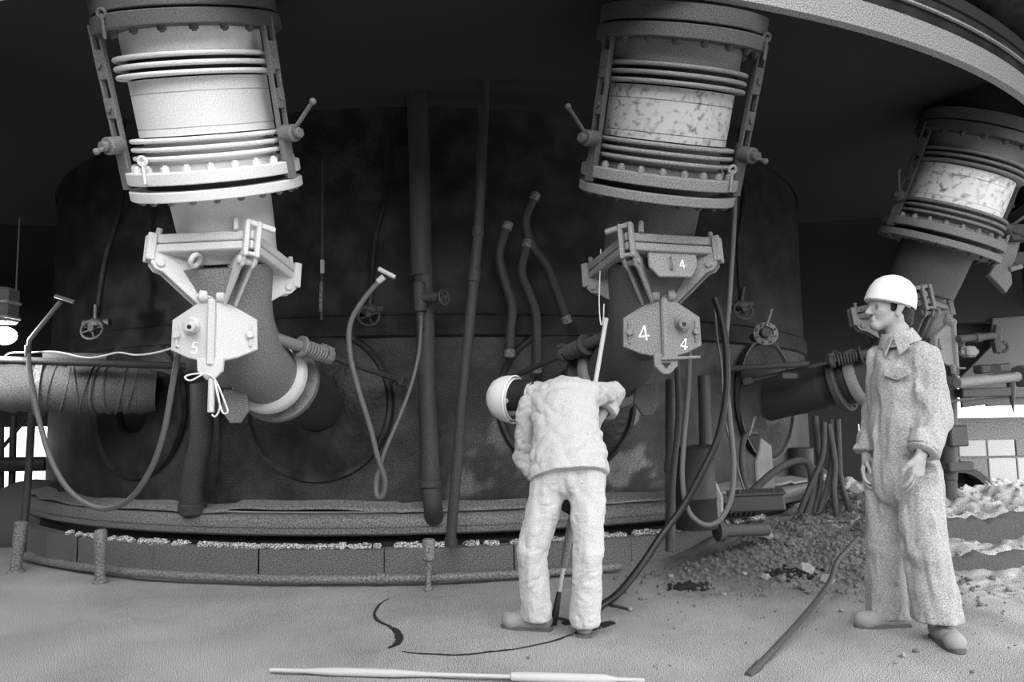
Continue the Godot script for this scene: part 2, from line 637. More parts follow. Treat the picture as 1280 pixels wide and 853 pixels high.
func make_setting() -> void:
	wood_noise = FastNoiseLite.new()
	wood_noise.seed = 7
	wood_noise.frequency = 0.02
	wood_noise.fractal_octaves = 4
	# floor: a fine grid near the furnace, a slab all round
	var P := []
	var N := []
	var fl := MB.new()
	var xs := 330
	var zs := 290
	for j in zs + 1:
		var z := 1.0 - 13.0 * j / zs
		var pr := []
		var nr := []
		for i in xs + 1:
			var x := -7.0 + 15.0 * i / xs
			var h := ground_height(x, z)
			pr.append(Vector3(x, h, z))
			var gt := ground_tone(x, z)
			fl.col.append(Color(gt, gt, gt))
			nr.append(Vector3(h - ground_height(x + 0.03, z), 0.03, h - ground_height(x, z + 0.03)).normalized())
		P.append(pr); N.append(nr)
	fl.rows(P, N)
	struct("floor", fl, M.sand_floor)
	struct("ground", slab(Vector3(-60, -0.3, -60), Vector3(60, -0.04, 60)), M.pale_ground)
	# the cast house: roof, side walls, back wall with openings, front wall added against low daylight
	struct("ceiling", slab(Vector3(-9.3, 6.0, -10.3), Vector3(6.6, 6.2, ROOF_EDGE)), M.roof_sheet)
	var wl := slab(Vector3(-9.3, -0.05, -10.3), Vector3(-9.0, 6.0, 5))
	wl.box(Transform3D(Basis(), Vector3(-4.45, 2.97, 0.9)), Vector3(0.3, 6.05, 8.2), 0.01)  # near wall out of view, added to shade the left ledge and floor
	struct("wall_left_and_blocker", wl, M.roof_sheet)
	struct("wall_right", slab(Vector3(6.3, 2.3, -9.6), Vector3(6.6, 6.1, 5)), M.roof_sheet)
	struct("wall_front_blocker", slab(Vector3(-9.0, -0.05, 4.7), Vector3(6.3, BLOCKER_TOP, 5)), M.roof_sheet)  # added unseen wall that keeps low daylight off the furnace
	struct("wall_back_left", slab(Vector3(-9.0, 1.06, -10.3), Vector3(-5.42, 6.0, -10)), M.roof_sheet)
	# the back wall on the right has a small square hole to the daylight
	var hole := at(1076, 537, 9.7)
	var wr := MB.new()
	for q in [[3.62, -0.05, hole.x - 0.05, 6.0], [hole.x + 0.05, -0.05, 5.72, 6.0], [hole.x - 0.05, -0.05, hole.x + 0.05, hole.y - 0.07], [hole.x - 0.05, hole.y + 0.07, hole.x + 0.05, 6.0], [5.72, 2.2, 6.3, 6.0]]:
		wr.box(Transform3D(Basis(), Vector3((q[0] + q[2]) * 0.5, (q[1] + q[3]) * 0.5, -9.75)), Vector3(q[2] - q[0], q[3] - q[1], 0.2), 0.002)
	struct("wall_back_right", wr, M.roof_sheet)
	# canopy over the yard's far side
	var wy := slab(Vector3(5.4, 2.15, -9.25), Vector3(12.0, 6.0, -9.05))
	wy.box(Transform3D(Basis(), Vector3(5.55, 2.05, -9.3)), Vector3(0.95, 1.1, 0.1), 0.004)
	struct("wall_yard", wy, M.roof_sheet)

# ------------------------------------------------------------------ furnace hearth
func ring_prof(prof: Array, a0: float, a1: float, segs := 96) -> MB:
	return MB.new().lathe(prof, Transform3D(Basis(), Vector3(XC, 0, -ZC)), segs, deg_to_rad(a0), deg_to_rad(a1))

# the lower jacket: soot, with pale dust caked on in patches right of the bent worker and beside his knees
func jacket_plate() -> MB:
	var nz := FastNoiseLite.new()
	nz.seed = 31
	nz.frequency = 1.0
	nz.fractal_octaves = 5
	var mb := MB.new()
	var P := []
	var N := []
	for j in 49:
		var pr := []
		var nr := []
		var y := 0.46 + 1.32 * j / 48.0
		for i in 481:
			var th := -86.0 + 172.0 * i / 480.0
			var a := deg_to_rad(th)
			var o := Vector3(sin(a), 0, cos(a))
			pr.append(o * (4.56 if j == 0 else 4.5) + Vector3(0, y, 0)); nr.append(o)
			var w := nz.get_noise_2d(th * 0.16, y * 2.2)
			var cake := 0.0
			for q in [[20.5, 0.92, 4.2, 0.42, 1.0], [8.5, 0.66, 2.6, 0.16, 0.55], [14.0, 1.0, 3.0, 0.2, 0.5], [10.5, 0.95, 1.3, 0.12, 0.4]]:
				var e := Vector2((th - q[0]) / q[2], (y - q[1]) / q[3]).length()
				cake = maxf(cake, q[4] * smoothstep(0.0, 0.25, 0.55 - 0.6 * e + w * 1.1))
			var w2 := nz.get_noise_2d(th * 0.7 + 40.0, y * 9.0)
			var c := clampf(0.062 + 0.05 * w + 0.03 * w2, 0.015, 1.0) + cake * (0.26 + 0.1 * w2)
			mb.col.append(Color(c, c, c))
		P.append(pr); N.append(nr)
	mb.rows(P, N)
	return mb

func make_furnace() -> void:
	var f := thing("furnace_hearth", "huge round soot-black furnace hearth jacket behind both workers", "furnace", Vector3(XC, 0, -ZC))
	var xf := Transform3D()
	var mk := func(prof: Array, segs := 120, a0 := -86.0, a1 := 86.0) -> MB: return MB.new().lathe(prof, xf, segs, deg_to_rad(a0), deg_to_rad(a1))
	obj("jacket", jacket_plate(), M.jacket_plate, f)
	obj("bosh", mk.call([Vector2(4.5, 1.70), Vector2(4.53, 1.72), Vector2(4.53, 1.86), Vector2(4.5, 1.88), Vector2(4.5, 5.9)]), M.bosh_soot, f)
	# a ragged lip where the jacket meets the trough
	var P := [[], [], []]
	var N := [[], [], []]
	for k in 181:
		var a := deg_to_rad(-60.0 + 120.0 * k / 180.0)
		var o := Vector3(sin(a), 0, cos(a))
		var y := 0.475 + 0.012 * sin(k * 0.37) * sin(k * 0.11 + 1.0) + (0.02 if (k / 23) % 3 == 0 else 0.0)
		P[0].append(o * 4.52 + Vector3(0, y + 0.03, 0)); N[0].append(Vector3(0, 1, 0) + o)
		P[1].append(o * 4.66 + Vector3(0, y + 0.008, 0)); N[1].append((Vector3(0, 1, 0) + o * 0.6).normalized())
		P[2].append(o * 4.67 + Vector3(0, y - 0.02, 0)); N[2].append(o)
	var lip := MB.new()
	lip.rows(P, N)
	obj("lip", lip, M.ledge_iron, f)
	var half := [Vector2(4.6, 0.29), Vector2(4.66, 0.293), Vector2(4.685, 0.31), Vector2(4.69, 0.345), Vector2(4.683, 0.348), Vector2(4.683, 0.353), Vector2(4.692, 0.356), Vector2(4.692, 0.40), Vector2(4.675, 0.43), Vector2(4.64, 0.443), Vector2(4.5, 0.445)]
	obj("footing", mk.call([Vector2(4.6, -0.03), Vector2(4.6, 0.24), Vector2(4.45, 0.3), Vector2(4.45, 0.5)]), M.black_steel, f)
	obj("cooling_trough", mk.call(half), M.ledge_iron, f)
	var lr := RandomNumberGenerator.new()
	lr.seed = 77
	var lm := MB.new()
	var la := -36.0
	while la < 40.0:
		la += lr.randf_range(0.12, 0.42)
		if lr.randf() < 0.09: la += lr.randf_range(0.3, 1.6)
		var t := deg_to_rad(la)
		var ls := lr.randf_range(0.02, 0.04)
		lm.lump(Vector3(4.66 * sin(t), 0.222 + lr.randf_range(-0.006, 0.006), 4.66 * cos(t)), Vector3(ls, lr.randf_range(0.02, 0.032), 0.035), lr, t)
	var lo := obj("lime_crust", lm, M.lime, f)
	lo.set_meta("label", "pale lumpy crust in the slot under the trough")
	lo.set_meta("kind", "stuff")
	for k in 12:
		var a0 := -66.0 + 11.0 * k
		var j := 0.002 * ((k * 7) % 5)
		obj("kerb_panel", mk.call([Vector2(4.64, 0.0), Vector2(4.70 + j, 0.0), Vector2(4.70 + j, 0.2 + j), Vector2(4.64, 0.21 + j)], 14, a0 + 0.05, a0 + 10.95), M.kerb_plate, f)
	# raised rings round the tuyere openings
	for th in [-28.0, -6.735, 17.139, 45.9]:
		var t := deg_to_rad(th)
		var o := Vector3(sin(t), 0, cos(t))
		var c := o * 4.49 + Vector3(0, 1.22, 0)
		var fr := Transform3D(MB.along(o), c)
		obj("tuyere_cooler", MB.new().lathe([Vector2(0.18, 0.0), Vector2(0.2, 0.05), Vector2(0.26, 0.045), Vector2(0.28, 0.03), Vector2(0.5, 0.025), Vector2(0.52, 0.015), Vector2(0.54, 0.035), Vector2(0.565, 0.035), Vector2(0.575, 0.0)], fr, 48), M.sooty_shell, f)

# ------------------------------------------------------------------ tuyere stocks
func make_stocks() -> void:
	stock(-6.735, {"tube": "silver_paint", "up": "silver_paint", "flange": "silver_flange", "top": "top_shade", "body": "grey_casting", "plate": "light_plate", "bars": [-58.0, 84.0], "yaw": 14.0, "side": 1.0, "digit": "5", "first": true, "bar": "dull_flange"}, "bright silver-painted tuyere stock marked 5 with white bellows, leftmost of the three")
	stock(17.139, {"tube": "stained_paint", "up": "dull_flange", "flange": "stained_flange", "top": "dark_casting", "body": "dark_casting", "plate": "grey_plate", "bars": [-84.0, 58.0], "yaw": -16.0, "side": -1.0, "digit": "4", "cover": true, "bar": "dark_casting"}, "stained grey tuyere stock marked 4 above the bending worker")
	stock(45.9, {"tube": "pale_paint", "up": "dull_flange", "flange": "stained_flange", "top": "dark_casting", "body": "dark_casting", "plate": "stained_flange", "bars": [-128.0, 50.0], "shift": Vector3(0, -0.1, -0.2), "yaw": 0.0, "side": -1.0, "digit": "", "bar": "dark_casting"}, "dark leaning tuyere stock behind the standing worker's white helmet")

func text(s: String, size: float, parent: Node, xf: Transform3D, m: Material, called := "number") -> void:
	var t := TextMesh.new()
	var f := SystemFont.new()
	f.font_names = PackedStringArray(["Droid Sans"])
	t.font = f
	t.text = s
	t.font_size = 32
	t.pixel_size = size / 24.0
	t.depth = 0.004
	place(called, t, m, parent, xf)

func bolts(parent: Node, f: Transform3D, R: float, y: float, h: float, r: float, count: int, m: Material) -> void:
	var b := MB.new().lathe([Vector2(r * 0.55, 0), Vector2(r, 0), Vector2(r, h * 0.7), Vector2(r * 0.6, h * 0.75), Vector2(r * 0.55, h), Vector2(0, h)], Transform3D(), 6).mesh()
	for k in count:
		var a := TAU * (k + 0.5) / count
		place("bolt", b, m, parent, Transform3D(f.basis.rotated(f.basis.y, a * 1.7), f * Vector3(R * sin(a), y, R * cos(a))))

func stock(th: float, q: Dictionary, label: String) -> void:
	var base := round_furnace(5.5, th, 0.0)
	var s := thing("tuyere_stock", label, "tuyere stock", base, deg_to_rad(th), "tuyere stocks round the hearth")
	var fm: Material = M[q.flange]
	var bm: Material = M[q.body]
	var u := Vector3(0, 0.914, 0.405).normalized()
	# frame of the leaning upper leg; its y runs up the axis, its z outwards
	var b := Basis(Vector3.RIGHT, u, Vector3.RIGHT.cross(u))
	var A := Transform3D(b, Vector3(0, 2.383, 0.476))
	var low := obj("lower_flange", MB.new().lathe([Vector2(0.25, 0.0), Vector2(0.445, 0.0), Vector2(0.45, 0.005), Vector2(0.45, 0.047), Vector2(0.445, 0.052), Vector2(0.25, 0.052)], A, 64), fm, s)
	bolts(low, Transform3D(A.basis.rotated(A.basis.x, PI), A.origin), 0.41, 0.0, 0.02, 0.018, 22, bm)
	obj("gasket", MB.new().lathe([Vector2(0.36, 0.05), Vector2(0.36, 0.09)], A, 48), M.black_steel, s)
	var upf := obj("upper_flange", MB.new().lathe([Vector2(0.3, 0.085), Vector2(0.445, 0.085), Vector2(0.45, 0.09), Vector2(0.45, 0.142), Vector2(0.445, 0.147), Vector2(0.3, 0.147)], A, 64), fm, s)
	bolts(upf, A, 0.405, 0.147, 0.035, 0.022, 22, fm)
	obj("lower_neck", MB.new().lathe([Vector2(0.35, 0.145), Vector2(0.35, 0.175), Vector2(0.33, 0.185), Vector2(0.33, 0.31)], A, 48), fm, s)
	var ringp := func(y: float) -> Array:
		var pr := []
		for i in 11:
			var a := -PI / 2 + PI * i / 10.0
			pr.append(Vector2(0.386 + 0.0115 * cos(a), y + 0.0115 * sin(a)))
		pr.insert(0, Vector2(0.33, y - 0.0115)); pr.append(Vector2(0.33, y + 0.0115))
		return pr
	for y in [0.213, 0.257, 0.300, 0.612, 0.655, 0.698]:
		obj("bellows_ring", MB.new().lathe(ringp.call(y), A, 56), fm if y < 0.5 else M[q.up], s)
	obj("bellows_core", MB.new().lathe([Vector2(0.325, 0.19), Vector2(0.325, 0.315)], A, 40).lathe([Vector2(0.325, 0.6), Vector2(0.325, 0.71)], A, 40), M.black_steel, s)
	obj("middle_tube", MB.new().lathe([Vector2(0.345, 0.318), Vector2(0.345, 0.352), Vector2(0.338, 0.355), Vector2(0.345, 0.358), Vector2(0.345, 0.522), Vector2(0.338, 0.525), Vector2(0.345, 0.528), Vector2(0.345, 0.592), Vector2(0.3, 0.595)], A, 64), M[q.tube], s)
	obj("upper_neck", MB.new().lathe([Vector2(0.33, 0.705), Vector2(0.345, 0.715), Vector2(0.345, 0.82)], A, 48), M[q.up], s)
	var tf_ := obj("top_flange", MB.new().lathe([Vector2(0.3, 0.82), Vector2(0.455, 0.82), Vector2(0.46, 0.825), Vector2(0.46, 0.885), Vector2(0.455, 0.89), Vector2(0.3, 0.89)], A, 64), M[q.top], s)  # top flanges take darker tones, with the upper shade painted in
	bolts(tf_, Transform3D(A.basis.rotated(A.basis.x, PI), A * Vector3(0, 0.82, 0)), 0.41, 0.0, 0.03, 0.022, 18, M[q.top])
	obj("hanger_ring", MB.new().lathe([Vector2(0.3, 0.902), Vector2(0.445, 0.902), Vector2(0.45, 0.907), Vector2(0.45, 0.985), Vector2(0.3, 0.99)], A, 56), M[q.top], s)
	obj("upper_pipe", MB.new().lathe([Vector2(0.35, 0.9), Vector2(0.36, 1.3), Vector2(0.37, 1.55)], A, 40), M.black_steel, s)
	# slotted tie bars at the sides with hinge pins
	for k in 2:
		var a := deg_to_rad(q.bars[k])
		var o := Vector3(sin(a), 0, cos(a))
		var fr := A * Transform3D(Basis(Vector3.UP, a * 0.55 + 0.35 * q.side), o * 0.44)
		var bar := MB.new()
		for sx in [-0.026, 0.026]:
			bar.box(fr * Transform3D(Basis(), Vector3(sx, 0.47, 0)), Vector3(0.014, 0.8, 0.03), 0.003)
		for z in [[0.06, 0.33], [0.42, 0.52], [0.61, 0.75]]:
			bar.box(fr * Transform3D(Basis(), Vector3(0, (z[0] + z[1]) * 0.5, 0.012)), Vector3(0.062, z[1] - z[0], 0.014), 0.003)
		var tb := obj("tie_bar", bar, M[q.bar], s)
		var pin := MB.new().cyl(fr * Vector3(0, 0.29, 0.0), fr * Vector3(0, 0.29, 0.09), 0.045, 20, 0.006)
		pin.cyl(fr * Vector3(0, 0.29, 0.09), fr * Vector3(0, 0.29, 0.125), 0.028, 6, 0.004)
		obj("hinge_pin", pin, M[q.bar], tb)
		var rod := MB.new()
		var far_ := (Vector3(0.0, 0.44, 0.24) if a * q.side > 0 else Vector3(0.01, 0.27, 0.17))
		rod.tube([fr * Vector3(0, 0.29, 0.06), fr * far_], 0.011, 8)
		rod.ball(fr * far_, Vector3.ONE * 0.018, 10)
		obj("pin_lever", rod, M[q.bar], tb)
		for z in [0.47, 0.68]:
			obj("bolt", MB.new().cyl(fr * Vector3(0, z, 0.015), fr * Vector3(0, z, 0.032), 0.016, 6), M[q.bar], tb)
	# eye bolts on the flanges
	for e in [[-0.35, 0.15, 0.43], [-0.45, 0.83, 0.445]] if q.side > 0 else [[0.55, 0.15, 0.43], [0.75, 0.83, 0.445]]:
		var o := Vector3(sin(e[0]), 0, cos(e[0]))
		var p: Vector3 = A * (o * (e[2] + 0.02) + Vector3(0, e[1] + 0.06, 0))
		var eb := MB.new().tube([p, A * (o * (e[2] + 0.03) + Vector3(0, e[1] - 0.05, 0))], 0.009, 8)
		eb.torus(Transform3D(A.basis * Basis(Vector3.RIGHT, PI / 2), p), 0.02, 0.009, 16, 8)
		obj("eye_bolt", eb, fm if e[1] < 0.5 else M[q.top], s)
	obj("neck_pipe", MB.new().lathe([Vector2(0.25, -0.36), Vector2(0.262, -0.2), Vector2(0.27, 0.0)], A, 40), M[q.plate] if q.has("first") else M[q.body], s)
	# the clamped square joint plates
	var pm: Material = M[q.plate]
	var sft: Vector3 = q.get("shift", Vector3.ZERO)
	var J := Transform3D(Basis(Vector3.RIGHT, -0.13), Vector3(0, 2.02, 0.38) + sft)
	obj("joint_plate", MB.new().box(J * Transform3D(Basis(), Vector3(0, 0.03, 0)), Vector3(0.57, 0.05, 0.57), 0.006), pm, s)
	obj("joint_plate", MB.new().box(J * Transform3D(Basis(), Vector3(0, -0.026, 0)), Vector3(0.58, 0.046, 0.58), 0.006), pm, s)
	for sx in [-1.0, 1.0]:
		for sz in [-1.0, 1.0]:
			var dg := atan2(sx, sz)
			var C := J * Transform3D(Basis(Vector3.UP, dg), Vector3.ZERO)
			# ear: a pair of hanging lugs under the corner; outline in (outwards, down)
			var side := C * Transform3D(Basis(Vector3.UP, -PI / 2), Vector3.ZERO)
			var out := []
			for pnt in [[0.13, -0.03], [0.375, -0.03], [0.39, -0.05], [0.395, -0.11], [0.37, -0.14], [0.33, -0.15], [0.2, -0.25], [0.13, -0.30]]: out.append(Vector2(pnt[0], pnt[1]))
			var ear := MB.new()
			for g in [-0.028, 0.028]: ear.plate(out, 0.016, side * Transform3D(Basis(), Vector3(0, 0, g)), 0.003)
			var eo := obj("lug", ear, pm, s)
			obj("bolt", MB.new().cyl(C * Vector3(-0.05, -0.105, 0.35), C * Vector3(0.05, -0.105, 0.35), 0.022, 12, 0.004), pm, eo)
			# clamp: a tall jaw on each side of the corner, and a wedge
			var cl := MB.new()
			var front: bool = sz > 0 and sx * q.side > 0
			var tall := 0.2 if front else 0.15
			for g in [-0.03, 0.03]: cl.box(C * Transform3D(Basis(), Vector3(g, 0.002 if front else -0.02, 0.40)), Vector3(0.024, tall, 0.044), 0.005)
			cl.box(C * Transform3D(Basis(), Vector3(0, -0.08, 0.40)), Vector3(0.06, 0.02, 0.03), 0.004)
			var co := obj("clamp", cl, pm, s)
			if front:
				obj("wedge", MB.new().box(C * Transform3D(Basis(Vector3.BACK, -0.1 * q.side), Vector3(0.05 * q.side, 0.085, 0.40)), Vector3(0.14, 0.03, 0.022), 0.005), pm, co)
				obj("stud", MB.new().cyl(C * Vector3(-0.07 * q.side, 0.05, 0.35), C * Vector3(-0.07 * q.side, 0.12, 0.33), 0.016, 8, 0.003), pm, co)
			else:
				obj("stud", MB.new().cyl(C * Vector3(0, 0.04, 0.37), C * Vector3(0.01, 0.095, 0.365), 0.016, 8, 0.003), pm, co)
	if q.has("cover"):
		var cv := obj("cover_plate", MB.new().plate([Vector2(-0.15, 0.0), Vector2(0.15, 0.0), Vector2(0.15, -0.08), Vector2(0.105, -0.15), Vector2(-0.095, -0.155), Vector2(-0.15, -0.10)], 0.02, J * Transform3D(Basis(), Vector3(0.0, -0.035, 0.26)), 0.004), pm, s)
		obj("cover_handle", MB.new().tube(smooth([J * Vector3(-0.02, -0.08, 0.272), J * Vector3(-0.02, -0.085, 0.295), J * Vector3(-0.02, -0.14, 0.295), J * Vector3(-0.02, -0.145, 0.272)], 4), 0.007, 8), pm, cv)
		text("4", 0.05, cv, J * Transform3D(Basis(Vector3.BACK, 0.1), Vector3(0.05, -0.115, 0.273)), M.chalk)
	else:
		obj("lifting_eye", MB.new().torus(J * Transform3D(Basis(Vector3.BACK, PI / 2 - 0.5), Vector3(-0.04, -0.09, 0.25)), 0.035, 0.013, 20, 8), pm, s)
	# elbow, collar, nozzle
	var n := Vector3(0, -0.20, -0.98).normalized()
	var E := Vector3(0, 1.39, -0.18)
	obj("elbow", MB.new().tube(smooth([Vector3(0, 2.0, 0.38) + sft, Vector3(0, 1.82, 0.31) + sft * 0.8, Vector3(0, 1.62, 0.20) + sft * 0.3, Vector3(0, 1.48, 0.04), E + n * 0.02], 6), [0.26, 0.254, 0.248, 0.24, 0.233, 0.226, 0.22, 0.214, 0.208, 0.204, 0.201, 0.2, 0.2, 0.2, 0.2, 0.2, 0.2, 0.2, 0.2, 0.2, 0.2, 0.2, 0.2, 0.2, 0.2], 36), bm, s)
	var EF := Transform3D(Basis(Vector3.RIGHT, n, Vector3.RIGHT.cross(n)), E)
	obj("collar", MB.new().lathe([Vector2(0.19, -0.05), Vector2(0.225, -0.04), Vector2(0.24, -0.02), Vector2(0.24, 0.03), Vector2(0.235, 0.035), Vector2(0.15, 0.035)], EF, 48), pm, s)
	obj("ball_joint", MB.new().lathe([Vector2(0.2, 0.03), Vector2(0.215, 0.06), Vector2(0.215, 0.09), Vector2(0.2, 0.12)], EF, 40), M.dark_pipe, s)
	var nf := obj("nozzle_flange", MB.new().lathe([Vector2(0.16, 0.115), Vector2(0.262, 0.115), Vector2(0.268, 0.12), Vector2(0.268, 0.165), Vector2(0.262, 0.17), Vector2(0.16, 0.17)], EF, 48), bm, s)
	bolts(nf, Transform3D(EF.basis.rotated(EF.basis.x, PI), EF * Vector3(0, 0.115, 0)), 0.235, 0.0, 0.014, 0.014, 14, bm)
	obj("nozzle_pipe", MB.new().lathe([Vector2(0.18, 0.165), Vector2(0.19, 0.25), Vector2(0.2, 0.3), Vector2(0.205, 0.302), Vector2(0.205, 0.55), Vector2(0.2, 0.552), Vector2(0.2, 0.85)], EF, 40), M.dark_pipe, s)
	# hanging lug under the collar
	var lugp := [Vector2(-0.06, 0.08), Vector2(0.07, 0.08), Vector2(0.085, -0.05), Vector2(0.04, -0.12), Vector2(-0.02, -0.12), Vector2(-0.075, -0.04)]
	obj("hanging_lug", MB.new().plate(lugp, 0.04, yaw(deg_to_rad(q.yaw), Vector3(-0.11 * q.side, 1.22, 0.05)), 0.006), bm, s)
	# peep-sight block in front of the elbow
	var K := yaw(deg_to_rad(q.yaw), Vector3(0, 1.60, 0.52))
	obj("peep_tube", MB.new().cyl(Vector3(0, 1.5, 0.1), Vector3(0, 1.58, 0.46), 0.115, 28), bm, s)
	for sd in [-1.0, 1.0]:
		var w := K * Transform3D(Basis(Vector3.UP, sd * 0.3), Vector3(sd * 0.012, 0, 0))
		var pts := [Vector2(0, 0.165), Vector2(sd * 0.05, 0.16), Vector2(sd * 0.215, 0.065), Vector2(sd * 0.22, -0.10), Vector2(sd * 0.12, -0.145), Vector2(0, -0.175)]
		var pl := obj("cap_plate", MB.new().plate(pts, 0.045, w, 0.006), pm, s)
		obj("clamp_bolt", MB.new().cyl(w * Vector3(sd * 0.175, -0.02, 0.0), w * Vector3(sd * 0.175, -0.02, 0.05), 0.02, 12, 0.004).box(w * Transform3D(Basis(), Vector3(sd * 0.178, -0.02, 0.03)), Vector3(0.012, 0.13, 0.014), 0.003), pm, pl)
		var flip: bool = sd * q.side < 0
		if flip:
			var kn := MB.new().cyl(w * Vector3(sd * 0.09, 0.03, 0.02), w * Vector3(sd * 0.09, 0.025, 0.05), 0.048, 20, 0.006)
			kn.cyl(w * Vector3(sd * 0.075, 0.02, 0.04), w * Vector3(sd * 0.06, 0.012, 0.10), 0.028, 18, 0.006)
			obj("peep_sight", kn, pm, pl)
			obj("sight_glass", MB.new().cyl(w * Vector3(sd * 0.06, 0.0124, 0.098), w * Vector3(sd * 0.0595, 0.012, 0.103), 0.012, 12), M.black_steel, pl)
		if q.digit != "":
			if flip: text(q.digit, 0.065, pl, w * Transform3D(Basis(Vector3.BACK, -0.15), Vector3(sd * (0.075 if q.side > 0 else 0.1), -0.095, 0.024)), M.chalk)
			elif q.side < 0: text(q.digit, 0.085, pl, w * Transform3D(Basis(Vector3.BACK, 0.1), Vector3(sd * 0.1, -0.03, 0.024)), M.chalk)
	obj("ridge_bar", MB.new().box(K * Transform3D(Basis(), Vector3(0, -0.01, 0.025)), Vector3(0.04, 0.36, 0.05), 0.01), pm, s)
	var hg := MB.new()
	for g in [-0.045, 0.045]: hg.cyl(K * Vector3(g - 0.022, 0.185, 0.01), K * Vector3(g + 0.022, 0.185, 0.01), 0.035, 20, 0.006)
	hg.cyl(K * Vector3(-0.08, 0.185, 0.01), K * Vector3(0.08, 0.185, 0.01), 0.014, 12)
	obj("hinge", hg, pm, s)
	var tongue := MB.new().plate([Vector2(-0.07, -0.15), Vector2(0.07, -0.15), Vector2(0.065, -0.22), Vector2(0.02, -0.265), Vector2(-0.02, -0.265), Vector2(-0.065, -0.22)], 0.03, K * Transform3D(Basis(), Vector3(0, 0, 0.02)), 0.005)
	obj("tongue", tongue, pm, s)
	if q.has("first"):
		obj("handle_rod", MB.new().cyl(K * Vector3(0.01, -0.25, 0.03), K * Vector3(0.01, -0.44, 0.035), 0.018, 12, 0.004), pm, s)
		var w1 := []
		for pnt in [[-0.02, -0.23], [-0.09, -0.27], [-0.12, -0.25], [-0.07, -0.235], [0.0, -0.24], [0.04, -0.28], [0.09, -0.4], [0.1, -0.44], [0.075, -0.44], [0.05, -0.36], [0.03, -0.27], [0.06, -0.4], [0.04, -0.46], [0.02, -0.45]]: w1.append(K * Vector3(pnt[0], pnt[1], 0.055))
		obj("twisted_wire", MB.new().tube(smooth(w1, 5), 0.005, 6), M.pale_wire, s)
	else:
		obj("slide_pin", MB.new().cyl(K * Vector3(-0.03, -0.18, 0.045), K * Vector3(0.19, -0.172, 0.045), 0.009, 8), pm, s)
		obj("slot_hole", MB.new().plate([Vector2(-0.03, -0.2), Vector2(0.03, -0.2), Vector2(0.0, -0.235)], 0.003, K * Transform3D(Basis(), Vector3(0, 0, 0.0355)), 0.001), M.black_steel, s)
	if q.side < 0 and q.digit != "": text("4", 0.05, s, Transform3D(Basis(Vector3.UP, -0.6), Vector3(-0.115, 1.52, 0.285)), M.chalk)
	# tension rod with its spring, running inwards to the jacket
	var a0 := Vector3(0.16 * q.side, 1.60, 0.12)
	var a1 := Vector3(0.44 * q.side, 1.475, -0.42)
	if q.side < 0:
		a1 = Vector3(-0.36, 1.475, -0.44)
	var dv := (a1 - a0).normalized()
	var l := (a1 - a0).length()
	obj("rod_boss", MB.new().cyl(a0, a0 + dv * 0.20, 0.035, 16, 0.004), bm, s)
	obj("washer", MB.new().cyl(a0 + dv * 0.20, a0 + dv * 0.22, 0.07, 24, 0.004), bm, s)
	var hel := []
	var fr2 := MB.along(dv)
	for k in 110:
		var a := TAU * k / 14.0
		hel.append(a0 + dv * (0.225 + 0.18 * k / 110.0) + fr2 * Vector3(cos(a), 0, sin(a)) * 0.045)
	obj("spring", MB.new().tube(hel, 0.009, 6), bm, s)
	obj("rod_nut", MB.new().cyl(a0 + dv * 0.41, a0 + dv * 0.45, 0.055, 8, 0.004).box(Transform3D(fr2, a0 + dv * 0.43 + Vector3(0, 0.05, 0)), Vector3(0.03, 0.05, 0.09), 0.004), bm, s)
	obj("tension_rod", MB.new().cyl(a0 + dv * 0.15, a0 + dv * 1.12, 0.019, 12), M.dark_pipe, s)
	obj("rod_anchor", MB.new().box(Transform3D(fr2, a0 + dv * 1.12), Vector3(0.07, 0.08, 0.09), 0.01).cyl(a0 + dv * 1.07, a0 + dv * 1.1, 0.04, 6), M.dark_pipe, s)

# ------------------------------------------------------------------ pipes on and before the jacket
func wheel(parent: Node, c: Vector3, axis: Vector3, R: float, m: Material) -> void:
	var f := tf(axis, c)
	var mb := MB.new().torus(f, R, R * 0.13, 24, 8)
	for k in 4:
		var a := TAU * k / 4.0 + 0.4
		mb.tube([c, f * Vector3(R * sin(a), 0, R * cos(a))], R * 0.1, 6)
	mb.cyl(c - axis * R * 0.3, c + axis * R * 0.35, R * 0.3, 12, 0.002)
	obj("handwheel", mb, m, parent)

